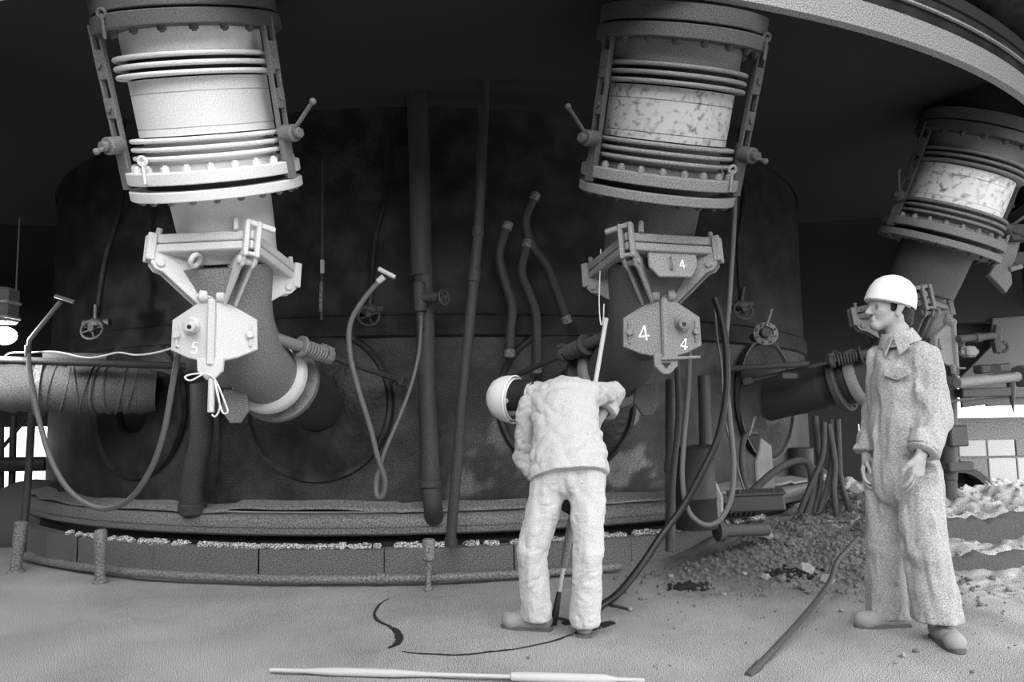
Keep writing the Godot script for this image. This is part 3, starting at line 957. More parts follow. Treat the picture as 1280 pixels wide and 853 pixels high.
func make_pipes() -> void:
	var p := thing("standpipe", "thick dark vertical standpipe with a gate valve, in the middle of the jacket", "pipe", on_round(540, 640, 4.74))
	var o := p.position
	var rel := func(px: float, py: float, R := 4.74) -> Vector3: return on_round(px, py, R) - o
	obj("pipe", MB.new().tube([rel.call(529, 330), rel.call(537, 560), rel.call(539, 615)], 0.066, 20), M.dark_pipe, p)
	obj("bend", MB.new().tube(smooth([rel.call(539, 612), rel.call(541, 632), rel.call(543, 648, 4.66)], 4), 0.067, 20), M.dark_pipe, p)
	obj("sleeve", MB.new().tube([rel.call(519, 40), rel.call(524, 200), rel.call(527, 345)], 0.076, 20), M.bosh_pipe, p)
	obj("socket", MB.new().lathe([Vector2(0.066, -0.02), Vector2(0.08, -0.015), Vector2(0.08, 0.03), Vector2(0.066, 0.035)], tf(Vector3(0.02, 1, 0), rel.call(538, 606)), 20), M.dark_pipe, p)
	var v := MB.new().cyl(rel.call(524, 353, 4.84), rel.call(526, 390, 4.84), 0.045, 16, 0.006)
	v.cyl(rel.call(522, 372, 4.84), rel.call(548, 372, 4.9), 0.035, 12, 0.004)
	v.tube([rel.call(526, 390, 4.84), rel.call(526, 412, 4.84)], 0.026, 10)
	obj("valve_body", v, M.dark_pipe, p)
	wheel(p, rel.call(555, 372, 4.92), Vector3(0.8, 0.1, 0.6).normalized(), 0.05, M.dark_casting)

	p = thing("leaning_pipe", "long thin dark pipe leaning against the jacket right of the thick standpipe", "pipe", on_level(563, 690, 0.22))
	o = p.position
	obj("pipe", MB.new().tube([on_round(598, 290, 4.95) - o, on_round(576, 520, 4.9) - o, on_round(563, 680, 4.85) - o], 0.036, 14), M.dark_pipe, p)
	obj("upper_pipe", MB.new().tube([on_round(608, 60, 5.0) - o, on_round(598, 290, 4.95) - o], 0.036, 14), M.bosh_pipe, p)
	obj("coupling", MB.new().cyl(on_round(598, 284, 4.95) - o, on_round(597, 296, 4.95) - o, 0.041, 14, 0.004), M.dark_pipe, p)
	obj("coupling", MB.new().cyl(on_round(594, 335, 4.945) - o, on_round(592, 352, 4.94) - o, 0.043, 14, 0.004), M.dark_pipe, p)
	obj("foot_cap", MB.new().cyl(on_round(564, 672, 4.85) - o, on_round(563, 684, 4.85) - o, 0.042, 14, 0.005), M.dark_pipe, p)

	var hoses := [
		[[[634, 283], [624, 318], [631, 352], [640, 382], [638, 412], [637, 442]], "short wavy armoured hose, nearest the leaning pipe, above the bent worker"],
		[[[659, 305], [652, 340], [662, 368], [670, 395], [671, 440], [672, 462]], "middle wavy armoured hose above the bent worker's back"],
		[[[668, 246], [657, 275], [664, 305], [682, 330], [694, 360], [708, 400]], "longest wavy armoured hose running up from the grey stock's spring"]]
	for h in hoses:
		var pts := []
		for q in h[0]: pts.append(on_round(q[0], q[1], 4.68))
		var sp := smooth(pts, 8)
		var t := thing("armoured_hose", h[1], "hose", pts[5], 0.0, "wavy armoured hoses on the jacket")
		for k in sp.size(): sp[k] -= t.position
		var rr := []
		for k in sp.size(): rr.append(0.033 + (0.003 if k % 2 else 0.0))
		obj("hose", MB.new().tube(sp, rr, 12), M.dark_pipe, t)
		for e in [0, sp.size() - 1]:
			var d: Vector3 = (sp[mini(e + 1, sp.size() - 1)] - sp[maxi(e - 1, 0)]).normalized()
			obj("ferrule", MB.new().cyl(sp[e] - d * 0.03, sp[e] + d * 0.03, 0.04, 12, 0.004), M.ledge_iron, t)

	p = thing("downpipe", "fat short dark downpipe with a kink under the left hose's right end", "pipe", on_round(240, 642, 4.66))
	o = p.position
	obj("pipe", MB.new().tube(smooth([on_round(252, 480, 4.66) - o, on_round(252, 545, 4.66) - o, on_round(243, 590, 4.68) - o, on_round(239, 618, 4.68) - o, on_round(240, 638, 4.66) - o], 5), 0.082, 18), M.dark_pipe, p)
	obj("collar", MB.new().cyl(on_round(240, 628, 4.67) - o, on_round(240, 641, 4.66) - o, 0.098, 20, 0.006), M.dark_pipe, p)

	# ring pipe along the kerb, rising at its left end
	p = thing("kerb_pipe", "long thin water pipe curving along the foot of the kerb, rising at its left end", "pipe", Vector3(XC, 0, -ZC))
	var arc := []
	for k in 61:
		var a := deg_to_rad(-38.5 + 58.0 * k / 60.0)
		arc.append(Vector3(4.9 * sin(a), 0.05, 4.9 * cos(a)))
	obj("ring", MB.new().tube(arc, 0.03, 12), M.ledge_iron, p)
	var up0: Vector3 = arc[0]
	obj("riser", MB.new().tube(smooth([up0, up0 + Vector3(-0.05, 0.03, -0.05), up0 + Vector3(-0.06, 0.12, -0.06), up0 + Vector3(-0.04, 0.6, -0.06), up0 + Vector3(-0.03, 1.25, -0.06)], 5), 0.03, 12), M.dark_pipe, p)
	for k in [14, 40]:
		var d: Vector3 = (arc[k + 1] - arc[k]).normalized()
		obj("coupling", MB.new().cyl(arc[k] - d * 0.035, arc[k] + d * 0.035, 0.037, 14, 0.004), M.ledge_iron, p)

	var posts := [[125, 728, 662, 0.036, 0.041, "stubby iron post before the kerb under the left hanging hose"], [535, 738, 674, 0.02, 0.042, "tapered iron post on the floor below the thick standpipe"], [19, 716, 652, 0.04, 0.045, "leaning iron post in the dark at the left edge"]]
	for q in posts:
		var b := on_level(q[0], q[1], 0.0)
		var top := at(q[0] + (8.0 if q[0] < 50 else 1.0), q[2], -b.z)
		var t := thing("kerb_post", q[5], "post", b, 0.0, "iron posts before the kerb")
		var h := top - b
		obj("stem", MB.new().lathe([Vector2(0, 0), Vector2(q[3], 0), Vector2(q[3], h.length() * 0.55), Vector2(q[4], h.length() * 0.6), Vector2(q[4], h.length() - 0.01), Vector2(q[4] * 0.8, h.length()), Vector2(0, h.length() * 0.99)], tf(h, Vector3.ZERO), 18), M.ledge_iron, t)
		obj("foot", MB.new().lathe([Vector2(0, 0.0), Vector2(q[3] * 1.5, 0.0), Vector2(q[3] * 1.4, 0.015), Vector2(q[3], 0.02)], Transform3D(), 18), M.ledge_iron, t)

	# small fittings hanging in the dark before the bosh
	for q in [[463, 388, 5.35, "dark valve behind the curved pipe with the middle tee handle"], [121, 405, 5.5, "dark valve with spread levers above the lagged blowpipe"], [926, 382, 5.9, "small dark wheel valve right of the hanging cables"]]:
		var c := at(q[0], q[1], q[2])
		var t := thing("hanging_valve", q[3], "valve", c, 0.0, "valves hanging before the jacket")
		obj("body", MB.new().ball(Vector3.ZERO, Vector3(0.07, 0.05, 0.06), 14).cyl(Vector3(-0.1, 0, 0), Vector3(0.1, 0.01, 0), 0.03, 10, 0.003), M.dark_pipe, t)
		obj("stem", MB.new().cyl(Vector3(0, 0.02, 0.02), Vector3(0.015, 0.14, 0.05), 0.014, 8), M.dark_pipe, t)
		wheel(t, Vector3(0.0, -0.05, 0.06), Vector3(0.1, 0.3, 0.9).normalized(), 0.075, M.dark_pipe)
		obj("feed_pipe", MB.new().tube(smooth([Vector3(0, 0.05, 0), Vector3(0.02, 0.5, -0.05), Vector3(0.1, 1.0, -0.1), Vector3(0.08, 1.8, -0.1)], 5), 0.02, 8), M.bosh_soot, t)
	var c := at(957, 418, 6.0)
	var t := thing("wheel_valve", "round flanged wheel valve lit before the dark, left of the standing worker", "valve", c)
	obj("flange", MB.new().lathe([Vector2(0.03, -0.02), Vector2(0.095, -0.02), Vector2(0.1, 0.0), Vector2(0.095, 0.025), Vector2(0.06, 0.03), Vector2(0.055, 0.012), Vector2(0.03, 0.012)], tf(Vector3(-0.25, 0.15, 1), Vector3.ZERO), 28), M.ledge_iron, t)
	obj("hub", MB.new().cyl(Vector3(0, 0, -0.3), Vector3(-0.015, 0.01, 0.07), 0.04, 16, 0.005), M.dark_casting, t)
	obj("lever", MB.new().cyl(Vector3(0.0, 0.06, 0.03), Vector3(0.05, 0.2, 0.03), 0.013, 8), M.ledge_iron, t)
	bolts(t.get_child(0), tf(Vector3(-0.25, 0.15, 1), Vector3.ZERO), 0.078, 0.028, 0.012, 0.01, 8, M.dark_casting)
	# a thin rod with two bright joints, right of the leftmost stock
	var rod := thing("thin_rod", "thin dark rod with two bright joints right of the silver stock", "rod", at(402, 400, 5.3))
	obj("rod", MB.new().tube([at(404, 200, 5.3) - rod.position, Vector3.ZERO], 0.011, 8), M.dark_pipe, rod)
	obj("joint", MB.new().cyl(at(403, 325, 5.3) - rod.position, at(403, 342, 5.3) - rod.position, 0.016, 8, 0.003), M.bright_steel, rod)
	obj("joint", MB.new().cyl(at(402, 352, 5.3) - rod.position, at(401, 390, 5.3) - rod.position, 0.014, 8, 0.003), M.ledge_iron, rod)

# ------------------------------------------------------------------ hoses and wires
func run(called: String, label: String, cat: String, list: Array, r: float, m: Material, part := "hose", group := "", segs := 10) -> Node3D:
	var sp := trail(list, 7)
	var t := thing(called, label, cat, sp[sp.size() - 1], 0.0, group)
	for k in sp.size(): sp[k] -= t.position
	obj(part, MB.new().tube(sp, r, segs), m, t)
	return t

func tee(t: Node3D, a: Vector3, b: Vector3, r: float, m: Material) -> void:
	obj("tee_handle", MB.new().cyl(a - t.position, b - t.position, r, 10, 0.003), m, t)

func make_hoses() -> void:
	var t := run("hanging_hose", "long grey hose sagging in a deep loop at the left below a tee handle", "hose", [[35, 436, 4.9], [38, 470, 4.88], [50, 530, 4.8], [66, 580, 4.7], [90, 617, 4.6], [125, 636, 4.5], [160, 626, 4.4], [188, 588, 4.3], [205, 540, 4.22], [216, 480, 4.17], [223, 440, 4.12]], 0.0165, M.rubber_hose)
	obj("pipe_end", MB.new().tube([at(35, 440, 4.9) - t.position, at(37, 425, 4.9) - t.position, at(76, 377, 4.85) - t.position], 0.015, 10), M.rubber_hose, t)
	tee(t, at(69, 370, 4.84), at(93, 378, 4.84), 0.014, M.rubber_hose)
	obj("clamp", MB.new().cyl(at(35, 432, 4.9) - t.position, at(35, 446, 4.9) - t.position, 0.021, 10, 0.003), M.dark_pipe, t)
	run("pale_wire", "thin pale wire slung loosely across to the block marked 5", "wire", [[2, 452, 5.1], [12, 442, 5.05], [38, 441, 4.95], [70, 440, 4.85], [105, 447, 4.7], [125, 446, 4.6], [148, 441, 4.45], [170, 444, 4.3], [196, 441, 4.15], [223, 433, 3.98]], 0.006, M.pale_wire, "wire", "", 6)
	t = run("tee_lance", "curved grey pipe with a bright tee handle, looping down and back up to the valve", "lance", [[476, 350, 4.6], [455, 374, 4.6], [438, 405, 4.6], [438, 445, 4.6], [449, 490, 4.62], [463, 535, 4.65], [472, 572, 4.68], [481, 600, 4.72], [479, 618, 4.74], [473, 622, 4.75], [470, 612, 4.77], [472, 592, 4.8]], 0.0165, M.rubber_hose, "pipe")
	obj("feed_hose", MB.new().tube(trail([[472, 595, 4.8], [482, 562, 4.84], [500, 520, 4.9], [514, 482, 4.95], [523, 445, 5.0], [526, 412, 5.05], [526, 396, 5.1]], 6).map(func(v): return v - t.position), 0.0125, 10), M.rubber_hose, t)
	obj("tip", MB.new().cyl(at(480, 346, 4.6) - t.position, at(472, 353, 4.6) - t.position, 0.02, 10, 0.003), M.bright_steel, t)
	tee(t, at(473, 336, 4.58), at(494, 347, 4.58), 0.015, M.bright_steel)
	# cables and hoses by the grey stock
	run("loop_hose", "grey hose hanging in a long narrow loop right of the grey stock", "hose", [[862, 440, 4.9], [860, 490, 4.9], [855, 550, 4.85], [853, 600, 4.8], [860, 638, 4.78], [880, 656, 4.76], [900, 650, 4.76], [914, 622, 4.78], [917, 580, 4.8], [913, 530, 4.82], [908, 480, 4.84], [907, 430, 4.86], [912, 370, 4.9], [918, 270, 5.0], [920, 180, 5.1]], 0.0165, M.rubber_hose)
	run("air_hose", "black air hose running from the hanging cables down to the bent worker's feet", "hose", [[893, 372, 4.85], [902, 400, 4.84], [908, 440, 4.82], [908, 490, 4.8], [898, 545, 4.78], [878, 590, 4.76], [853, 635, 4.74], [828, 668, 4.7], [803, 705, 4.62], [775, 740, 4.5], [752, 757, 4.4], [735, 770, 4.25], [718, 780, 4.14], [704, 782, 4.1]], 0.022, M.black_rubber)
	run("cable", "thin cable hanging beside the loop hose, ending above the cooler box", "cable", [[893, 376, 5.0], [896, 420, 5.0], [902, 460, 5.0], [905, 520, 5.0], [920, 580, 5.05], [930, 612, 5.1]], 0.008, M.rubber_hose, "cable", "", 6)
	run("drain_hose", "dark hose hanging straight behind the grey stock's tongue", "hose", [[846, 450, 5.0], [848, 520, 5.0], [842, 590, 5.0], [838, 660, 5.0], [836, 690, 5.0]], 0.02, M.dark_pipe)
	run("loose_wire", "thin pale wire loop hanging from the left corner of the grey joint plate", "wire", [[751, 312, 4.35], [750, 340, 4.34], [749, 380, 4.33], [751, 405, 4.33], [754, 400, 4.33], [755, 380, 4.33]], 0.004, M.pale_wire, "wire", "", 6)
	# hoses under the third nozzle
	var hh := [[[1019, 520], [1022, 560], [1026, 600], [1018, 640]], [[1040, 524], [1040, 570], [1034, 610], [1024, 640]], [[1047, 524], [1049, 570], [1051, 600], [1062, 640]], [[1036, 530], [1044, 580], [1042, 610], [1046, 645]], [[1030, 528], [1028, 570], [1012, 610], [1000, 640]]]
	var lab := ["first hose from the left of five hanging under the third nozzle", "second hose from the left of five hanging under the third nozzle", "rightmost of five hoses under the third nozzle, kicking out to the right", "hose fourth from the left in the bunch under the third nozzle", "hose under the third nozzle that kicks out to the left at its foot"]
	for k in 5:
		var l := []
		for q in hh[k]: l.append([q[0], q[1], 6.1 - 0.03 * k])
		run("water_hose", lab[k], "hose", l, 0.022, M.dark_casting if k % 2 else M.dark_pipe, "hose", "hoses hanging under the third nozzle")

# ------------------------------------------------------------------ things on the floor
func make_floor_things() -> void:
	var rng := RandomNumberGenerator.new()
	rng.seed = 11
	var a := on_level(337, 838, 0.02)
	var b := on_level(806, 851, 0.02)
	var t := thing("long_lance", "long pale lance with two thicker sleeves lying along the bottom edge", "lance", (a + b) * 0.5 - Vector3(0, 0.02, 0))
	var d := (b - a).normalized()
	var o := t.position
	var L := (b - a).length()
	obj("rod", MB.new().cyl(a - o, b - o, 0.009, 12, 0.002), M.pale_bar, t)
	obj("sleeve", MB.new().lathe([Vector2(0.009, L * 0.1), Vector2(0.016, L * 0.16), Vector2(0.018, L * 0.2), Vector2(0.0165, L * 0.34), Vector2(0.009, L * 0.44)], tf(d, a - o), 14), M.pale_bar, t)
	obj("sleeve", MB.new().lathe([Vector2(0.009, L * 0.655), Vector2(0.018, L * 0.66), Vector2(0.02, L * 0.7), Vector2(0.0195, L * 0.9), Vector2(0.009, L * 0.93)], tf(d, a - o), 14), M.pale_bar, t)
	t = run("bent_bar", "bent iron bar propped on the rubble left of the standing worker's feet", "bar", [[1073, 672, 5.05], [1060, 686, 4.9], [1046, 703, 4.7], [1036, 730, 4.45], [1010, 765, 4.0], [975, 804, 3.6], [936, 845, 3.3]], 0.015, M.dark_casting, "bar")
	obj("tip", MB.new().cyl(at(950, 830, 3.39) - t.position, at(935, 846, 3.29) - t.position, 0.019, 10, 0.003), M.dark_casting, t)
	t = thing("short_rod", "short thin rod with a pale knob on the floor right of the boots", "rod", on_level(772, 758))
	obj("rod", MB.new().cyl(on_level(754, 754, 0.012) - t.position, on_level(788, 762, 0.012) - t.position, 0.008, 8), M.dark_casting, t)
	obj("knob", MB.new().ball(on_level(788, 762, 0.014) - t.position, Vector3.ONE * 0.014, 10), M.pale_stone, t)
	# wet tar traces: thin, with ragged edges
	stain([[486, 748, 2], [474, 756, 4], [468, 768, 3], [472, 777, 5], [486, 784, 4], [496, 790, 8], [500, 799, 9], [494, 805, 8], [485, 810, 3]], "forked dark wet trace on the floor left of the bent worker", rng)
	stain([[503, 814, 2], [530, 817, 3], [570, 818, 3], [612, 815, 4], [650, 811, 3], [690, 803, 3], [716, 795, 4]], "thin dark wet line running across the floor to the boots", rng)
	stain([[718, 794, 5], [738, 788, 14], [755, 782, 18], [766, 778, 8]], "dark wet puddle under the bent worker's right boot", rng)
	stain([[686, 768, 6], [700, 774, 12], [714, 776, 6]], "dark wet patch between the bent worker's boots", rng)
	for k in 2:
		var bp := [[], [], []]
		var bn := [[], [], []]
		for i in 90:
			var x := 2.68 + 0.055 * i
			var z := -step_line(x, k) + 0.035 + 0.012 * sin(i * 1.7) * sin(i * 0.6)
			var g := ground_height(x, z + 0.05)
			var top := ground_height(x, z - 0.13)
			bp[0].append(Vector3(x, g - 0.03, z + 0.02)); bn[0].append(Vector3(0, 0.2, 1).normalized())
			bp[1].append(Vector3(x, lerpf(g, top, 0.84 + 0.1 * sin(i * 2.3) * sin(i * 0.9)), z)); bn[1].append(Vector3(0, 0.5, 1).normalized())
			bp[2].append(Vector3(x, top - 0.02, z - 0.1)); bn[2].append(Vector3.UP)
		var bk := MB.new()
		bk.rows(bp, bn)
		tag(obj("sand_bank", bk, M.bank_sand), ["lower dark compacted sand step under pale gravel, behind the near shoe", "upper taller dark compacted sand step below the rail at the right"][k], "bank", "dark sand steps on the right")
	# loose stones: larger ones apart, small ones as one scatter
	var big := [[750, 786, 0.012, "tiny pale", "beside the bent worker's right boot"], [782, 742, 0.014, "small", "by the knob of the short thin rod"], [660, 824, 0.012, "tiny", "alone on the floor between the long lance and the boots"], [905, 745, 0.020, "small rounded", "on bare floor between the two heaps of cinders"], [838, 722, 0.030, "angular", "at the floor's edge behind the air hose"], [1010, 742, 0.030, "flat", "just in front of the cinder heap near the standing worker"], [975, 700, 0.045, "large rounded", "on the rubble above the cinder heap"], [955, 690, 0.040, "squarish", "on the rubble below the flanged pipe stub"], [1002, 690, 0.050, "biggest low", "on the rubble left of the bent bar's top"], [1030, 668, 0.060, "large high", "on the rubble beside the bent bar's upper end"], [930, 705, 0.030, "middling", "at the foot of the rubble below the pipe stub"], [1052, 765, 0.020, "small", "beside the standing worker's far shoe"], [1130, 822, 0.022, "rounded", "in front between the standing worker's shoes, beside a smaller one"], [1145, 816, 0.018, "squat", "closest to the standing worker's near shoe"], [1120, 830, 0.012, "tiny", "in front of the standing worker, leftmost of three together"], [1215, 842, 0.012, "tiny", "alone at the lower right, right of the near shoe"], [870, 700, 0.030, "rough", "behind the cinder streak at the rubble's left edge"], [1060, 715, 0.030, "rough", "right of the bent bar beside the coverall's far leg"], [1005, 660, 0.070, "biggest upright", "at the foot of the five hanging hoses"], [985, 650, 0.060, "large blunt", "just right of the flat cooler box"], [960, 668, 0.050, "large sloping", "right of the pipe stub's end"], [1240, 720, 0.030, "pale rough", "on the bank behind the near shoe, left of the frame's edge"], [1262, 742, 0.030, "pale flat", "on the bank nearest the right frame edge"], [1225, 758, 0.020, "small pale", "on the bank just right of the near trouser hem"]]
	for q in big:
		var p := on_level(q[0], q[1])
		p.y = ground_height(p.x, p.z)
		p = on_level(q[0], q[1], p.y)
		p.y = ground_height(p.x, p.z)
		var st := obj("stone", MB.new().lump(Vector3(0, q[2] * 0.4, 0), Vector3(q[2], q[2] * 0.7, q[2] * 0.85), rng, rng.randf() * 6.0), M.pale_stone if rng.randf() < 0.4 else M.stone, self, Transform3D(Basis(), p))
		tag(st, "%s stone lying %s" % [q[3], q[4]], "stone", "loose stones on the floor")
	scatter("rubble", "broken stones strewn over the rising rubble right of the furnace", M.stone, 9000, 0.6, 2.9, -8.6, -3.4, 0.004, 0.03, rng)
	scatter("pale_gravel", "pale gravel over the runner bank behind the standing worker", M.pale_stone, 5000, 2.4, 6.6, -9.0, -3.6, 0.004, 0.018, rng)
	scatter("grit", "fine grit and crumbs strewn over the sandy floor", M.pale_stone, 500, -3.0, 3.0, -4.8, -2.6, 0.002, 0.0055, rng)
	for q in [[990, 726, 0.17, "dark heap of cinders left of the standing worker"], [862, 735, 0.14, "dark streak of cinders at the foot of the air hose"]]:
		var c := on_level(q[0], q[1])
		var mb := MB.new()
		for k in 150:
			var x: float = rng.randfn(0, 0.45) * q[2]
			var z: float = rng.randfn(0, 0.3) * q[2]
			var s := rng.randf_range(0.008, 0.022)
			mb.lump(Vector3(x, ground_height(c.x + x, c.z + z) + s * 0.4, z), Vector3(s, s * 0.7, s), rng)
		var h := obj("cinders", mb, M.dark_stone, self, Transform3D(Basis(), Vector3(c.x, 0, c.z)))
		tag(h, q[3], "cinders", "", "stuff")

func stain(list: Array, label: String, rng: RandomNumberGenerator) -> void:
	var pts := []
	var ws := []
	for q in list:
		pts.append(on_level(q[0], q[1], 0.0)); ws.append(q[2] * 0.42 / FOCAL * 4.0)
	var sp := smooth(pts, 8)
	var P := []
	var N := []
	for i in sp.size():
		var d: Vector3 = (sp[mini(i + 1, sp.size() - 1)] - sp[maxi(i - 1, 0)]).normalized()
		var s := Vector3(d.z, 0, -d.x)
		var k := i / 8.0
		var w: float = lerpf(ws[int(k)], ws[mini(int(k) + 1, ws.size() - 1)], k - int(k)) * 1.6
		if i == 0 or i == sp.size() - 1: w *= 0.2
		var row := []
		var nr := []
		for j in [-1.0, -0.4, 0.4, 1.0]:
			var q: Vector3 = sp[i] + s * (w * j * rng.randf_range(0.7, 1.3) + rng.randf_range(-0.004, 0.004))
			q.y = ground_height(q.x, q.z) + (0.0035 if absf(j) < 0.9 else -0.001)
			row.append(q); nr.append(Vector3.UP)
		P.append(row); N.append(nr)
	var mb := MB.new()
	mb.rows(P, N)
	tag(obj("wet_trace", mb, M.wet_tar), label, "stain")

func scatter(called: String, label: String, m: Material, count: int, x0: float, x1: float, z0: float, z1: float, s0: float, s1: float, rng: RandomNumberGenerator) -> void:
	var mm := MultiMesh.new()
	mm.transform_format = MultiMesh.TRANSFORM_3D
	mm.mesh = MB.new().lump(Vector3.ZERO, Vector3(1, 0.7, 0.85), rng).mesh()
	var xs := []
	while xs.size() < count:
		var x := rng.randf_range(x0, x1)
		var z := rng.randf_range(z0, z1)
		var keep := 1.0
		if called == "rubble": keep = clampf(smoothstep(0.6, 2.0, x) * pow(smoothstep(4.2, 6.2, -z), 1.3) + 0.015, 0, 1)
		if called == "pale_gravel": keep = smoothstep(2.3, 3.2, x + 0.25 * (-z - 4.0))
		if Vector2(x - XC, z + ZC).length() < 4.95: continue
		if rng.randf() > keep: continue
		var s := s0 * pow(s1 / s0, pow(rng.randf(), 2.0)) * lerpf(0.3, 1.0, smoothstep(4.0, 5.2, -z))
		xs.append(Transform3D(Basis.from_euler(Vector3(rng.randf(), rng.randf() * 6.0, rng.randf())).scaled(Vector3.ONE * s), Vector3(x, ground_height(x, z) + s * 0.3, z)))
	mm.instance_count = xs.size()
	for k in xs.size(): mm.set_instance_transform(k, xs[k])
	var o := MultiMeshInstance3D.new()
	o.name = called
	o.multimesh = mm
	o.material_override = m
	add_child(o)
	tag(o, label, "rubble", "", "stuff")

# ------------------------------------------------------------------ clutter and yard on the right
func make_right_side() -> void:
	var t := thing("cooler_box", "flat grey iron box lying on the rubble between the two men", "box", at(945, 637, 5.75), -0.25)
	obj("body", MB.new().box(Transform3D(Basis(Vector3.BACK, 0.06), Vector3(0, 0.06, 0)), Vector3(0.4, 0.12, 0.3), 0.012), M.dark_casting, t)
	obj("lid", MB.new().box(Transform3D(Basis(Vector3.BACK, 0.06), Vector3(0, 0.128, 0)), Vector3(0.42, 0.018, 0.32), 0.005), M.dark_casting, t)
	for s in [-0.12, 0.12]: obj("bolt", MB.new().cyl(Vector3(s, 0.13, 0.1), Vector3(s, 0.155, 0.1), 0.014, 6), M.dark_pipe, t)
	t = thing("pipe_stub", "pale iron pipe stub with a flange lying below the cooler box", "pipe", at(930, 664, 5.45))
	obj("pipe", MB.new().cyl(at(902, 664, 5.4) - t.position, at(960, 662, 5.5) - t.position, 0.045, 16, 0.004), M.dark_casting, t)
	obj("flange", MB.new().cyl(at(896, 664, 5.39) - t.position, at(903, 664, 5.4) - t.position, 0.075, 20, 0.004), M.dark_casting, t)
	t = thing("coiled_spring", "dark coil spring lying behind the pipe stub", "spring", at(920, 646, 5.7))
	var hel := []
	for k in 90: hel.append(Vector3(-0.16 + 0.32 * k / 90.0, 0.05 + 0.045 * sin(k * 0.6), 0.045 * cos(k * 0.6)))
	obj("coil", MB.new().tube(hel, 0.011, 6), M.dark_pipe, t)
	t = thing("drum", "dark upright drum behind the long hose loop", "drum", at(868, 660, 5.35))
	obj("body", MB.new().lathe([Vector2(0, 0), Vector2(0.16, 0), Vector2(0.165, 0.01), Vector2(0.16, 0.2), Vector2(0.168, 0.21), Vector2(0.16, 0.22), Vector2(0.16, 0.55), Vector2(0.167, 0.565), Vector2(0.155, 0.575), Vector2(0.15, 0.55), Vector2(0, 0.55)], Transform3D(), 28), M.black_steel, t)
	obj("bung", MB.new().cyl(Vector3(0.07, 0.55, 0.05), Vector3(0.07, 0.575, 0.05), 0.03, 12, 0.004), M.dark_pipe, t)
	var slab_ := MB.new().plate([Vector2(-0.09, 0), Vector2(0.08, 0), Vector2(0.12, 0.36), Vector2(0.03, 0.43), Vector2(-0.02, 0.3), Vector2(-0.07, 0.22)], 0.05, Transform3D(), 0.012)
	tag(obj("broken_slab", slab_, M.pale_stone, self, Transform3D(Basis.from_euler(Vector3(-0.2, 0.3, 0)), at(957, 612, 6.3))), "pale broken slab standing on edge in the dark behind the cooler box", "slab")
	var s2 := MB.new().plate([Vector2(-0.07, 0), Vector2(0.09, 0), Vector2(0.1, 0.18), Vector2(0.03, 0.36), Vector2(-0.05, 0.33), Vector2(-0.09, 0.15)], 0.06, Transform3D(), 0.015)
	tag(obj("broken_slab", s2, M.pale_stone, self, Transform3D(Basis.from_euler(Vector3(-0.15, -0.3, 0.05)), at(889, 652, 5.6))), "pale broken slab seen through the long hose loop", "slab")
	t = thing("drain_tap", "small lever tap on a bent pipe above the broken slab", "tap", at(935, 545, 6.0))
	obj("pipe", MB.new().tube(smooth([Vector3(-0.02, -0.5, 0), Vector3(-0.06, -0.2, 0), Vector3(-0.02, 0, 0), Vector3(0.08, 0.02, 0)], 5), 0.022, 10), M.dark_casting, t)
	obj("lever", MB.new().cyl(Vector3(0, 0, 0.02), Vector3(0.05, 0.15, 0.03), 0.012, 8), M.ledge_iron, t)
	t = run("return_hose", "ribbed dark hose arching over the clutter to the third nozzle's foot", "hose", [[940, 615, 6.1], [965, 592, 6.1], [990, 578, 6.1], [1010, 580, 6.1], [1016, 610, 6.1], [1008, 645, 6.1]], 0.03, M.dark_casting)
	for q in [[[838, 475, 5.15], [838, 690, 5.05], 0.035, "dark upright pipe just right of the bent worker's back"], [[880, 470, 5.9], [885, 655, 5.8], 0.05, "dark fat upright pipe behind the hanging hose loop"], [[1000, 560, 7.2], [1004, 640, 7.2], 0.12, "dark stub column in the gloom behind the arching hose"]]:
		var a := at(q[0][0], q[0][1], q[0][2])
		var b := at(q[1][0], q[1][1], q[1][2])
		t = thing("upright_pipe", q[3], "pipe", b)
		obj("pipe", MB.new().cyl(Vector3.ZERO, a - b, q[2], 16, 0.004), M.dark_pipe, t)
		obj("coupling", MB.new().cyl((a - b) * 0.45, (a - b) * 0.52, q[2] * 1.18, 16, 0.005), M.dark_pipe, t)
	# the long bar above the third nozzle
	t = thing("upper_bar", "long dark round bar level above the third nozzle", "bar", at(950, 460, 6.3))
	obj("bar", MB.new().cyl(at(862, 464, 6.5) - t.position, at(1012, 455, 6.1) - t.position, 0.024, 12), M.dark_casting, t)
	obj("cleat", MB.new().box(Transform3D(Basis(Vector3.UP, 0.4), at(985, 470, 6.2) - t.position), Vector3(0.16, 0.05, 0.06), 0.006), M.dark_casting, t)
	# the yard: wall, hanging sheet, rail, arch, cylinder
	var w0 := at(1203, 520, 9.4)
	var wall := thing("low_wall", "low pale panelled wall out in the daylight at the right edge", "wall", Vector3(w0.x, -0.04, w0.z))
	obj("core", MB.new().box(Transform3D(Basis(), Vector3(1.9, 0.5, -0.12)), Vector3(4.2, 1.04, 0.12), 0.01), M.yard_wall, wall)
	for r in 2:
		for k in 9:
			obj("panel", MB.new().box(Transform3D(Basis(), Vector3(0.12 + 0.36 * k, 0.64 if r == 1 else 0.28, -0.05)), Vector3(0.34, 0.2 if r == 1 else 0.46, 0.03), 0.006), M.yard_panel if (k + r) % 3 else M.yard_wall, wall)
	var sh0 := at(1212, 512, 9.0)
	var sheet := thing("hanging_sheet", "wide grey sheet wall hanging above the bright gap at the right", "sheet wall", sh0)
	obj("sheet", MB.new().plate([Vector2(-0.1, 0.02), Vector2(0.2, 0.05), Vector2(0.2, 0.03), Vector2(0.55, 0.04), Vector2(4, 0.04), Vector2(4, 1.3), Vector2(0.35, 1.1), Vector2(0.3, 0.75), Vector2(-0.1, 0.38)], 0.05, Transform3D(), 0.008), M.grey_sheet, sheet)
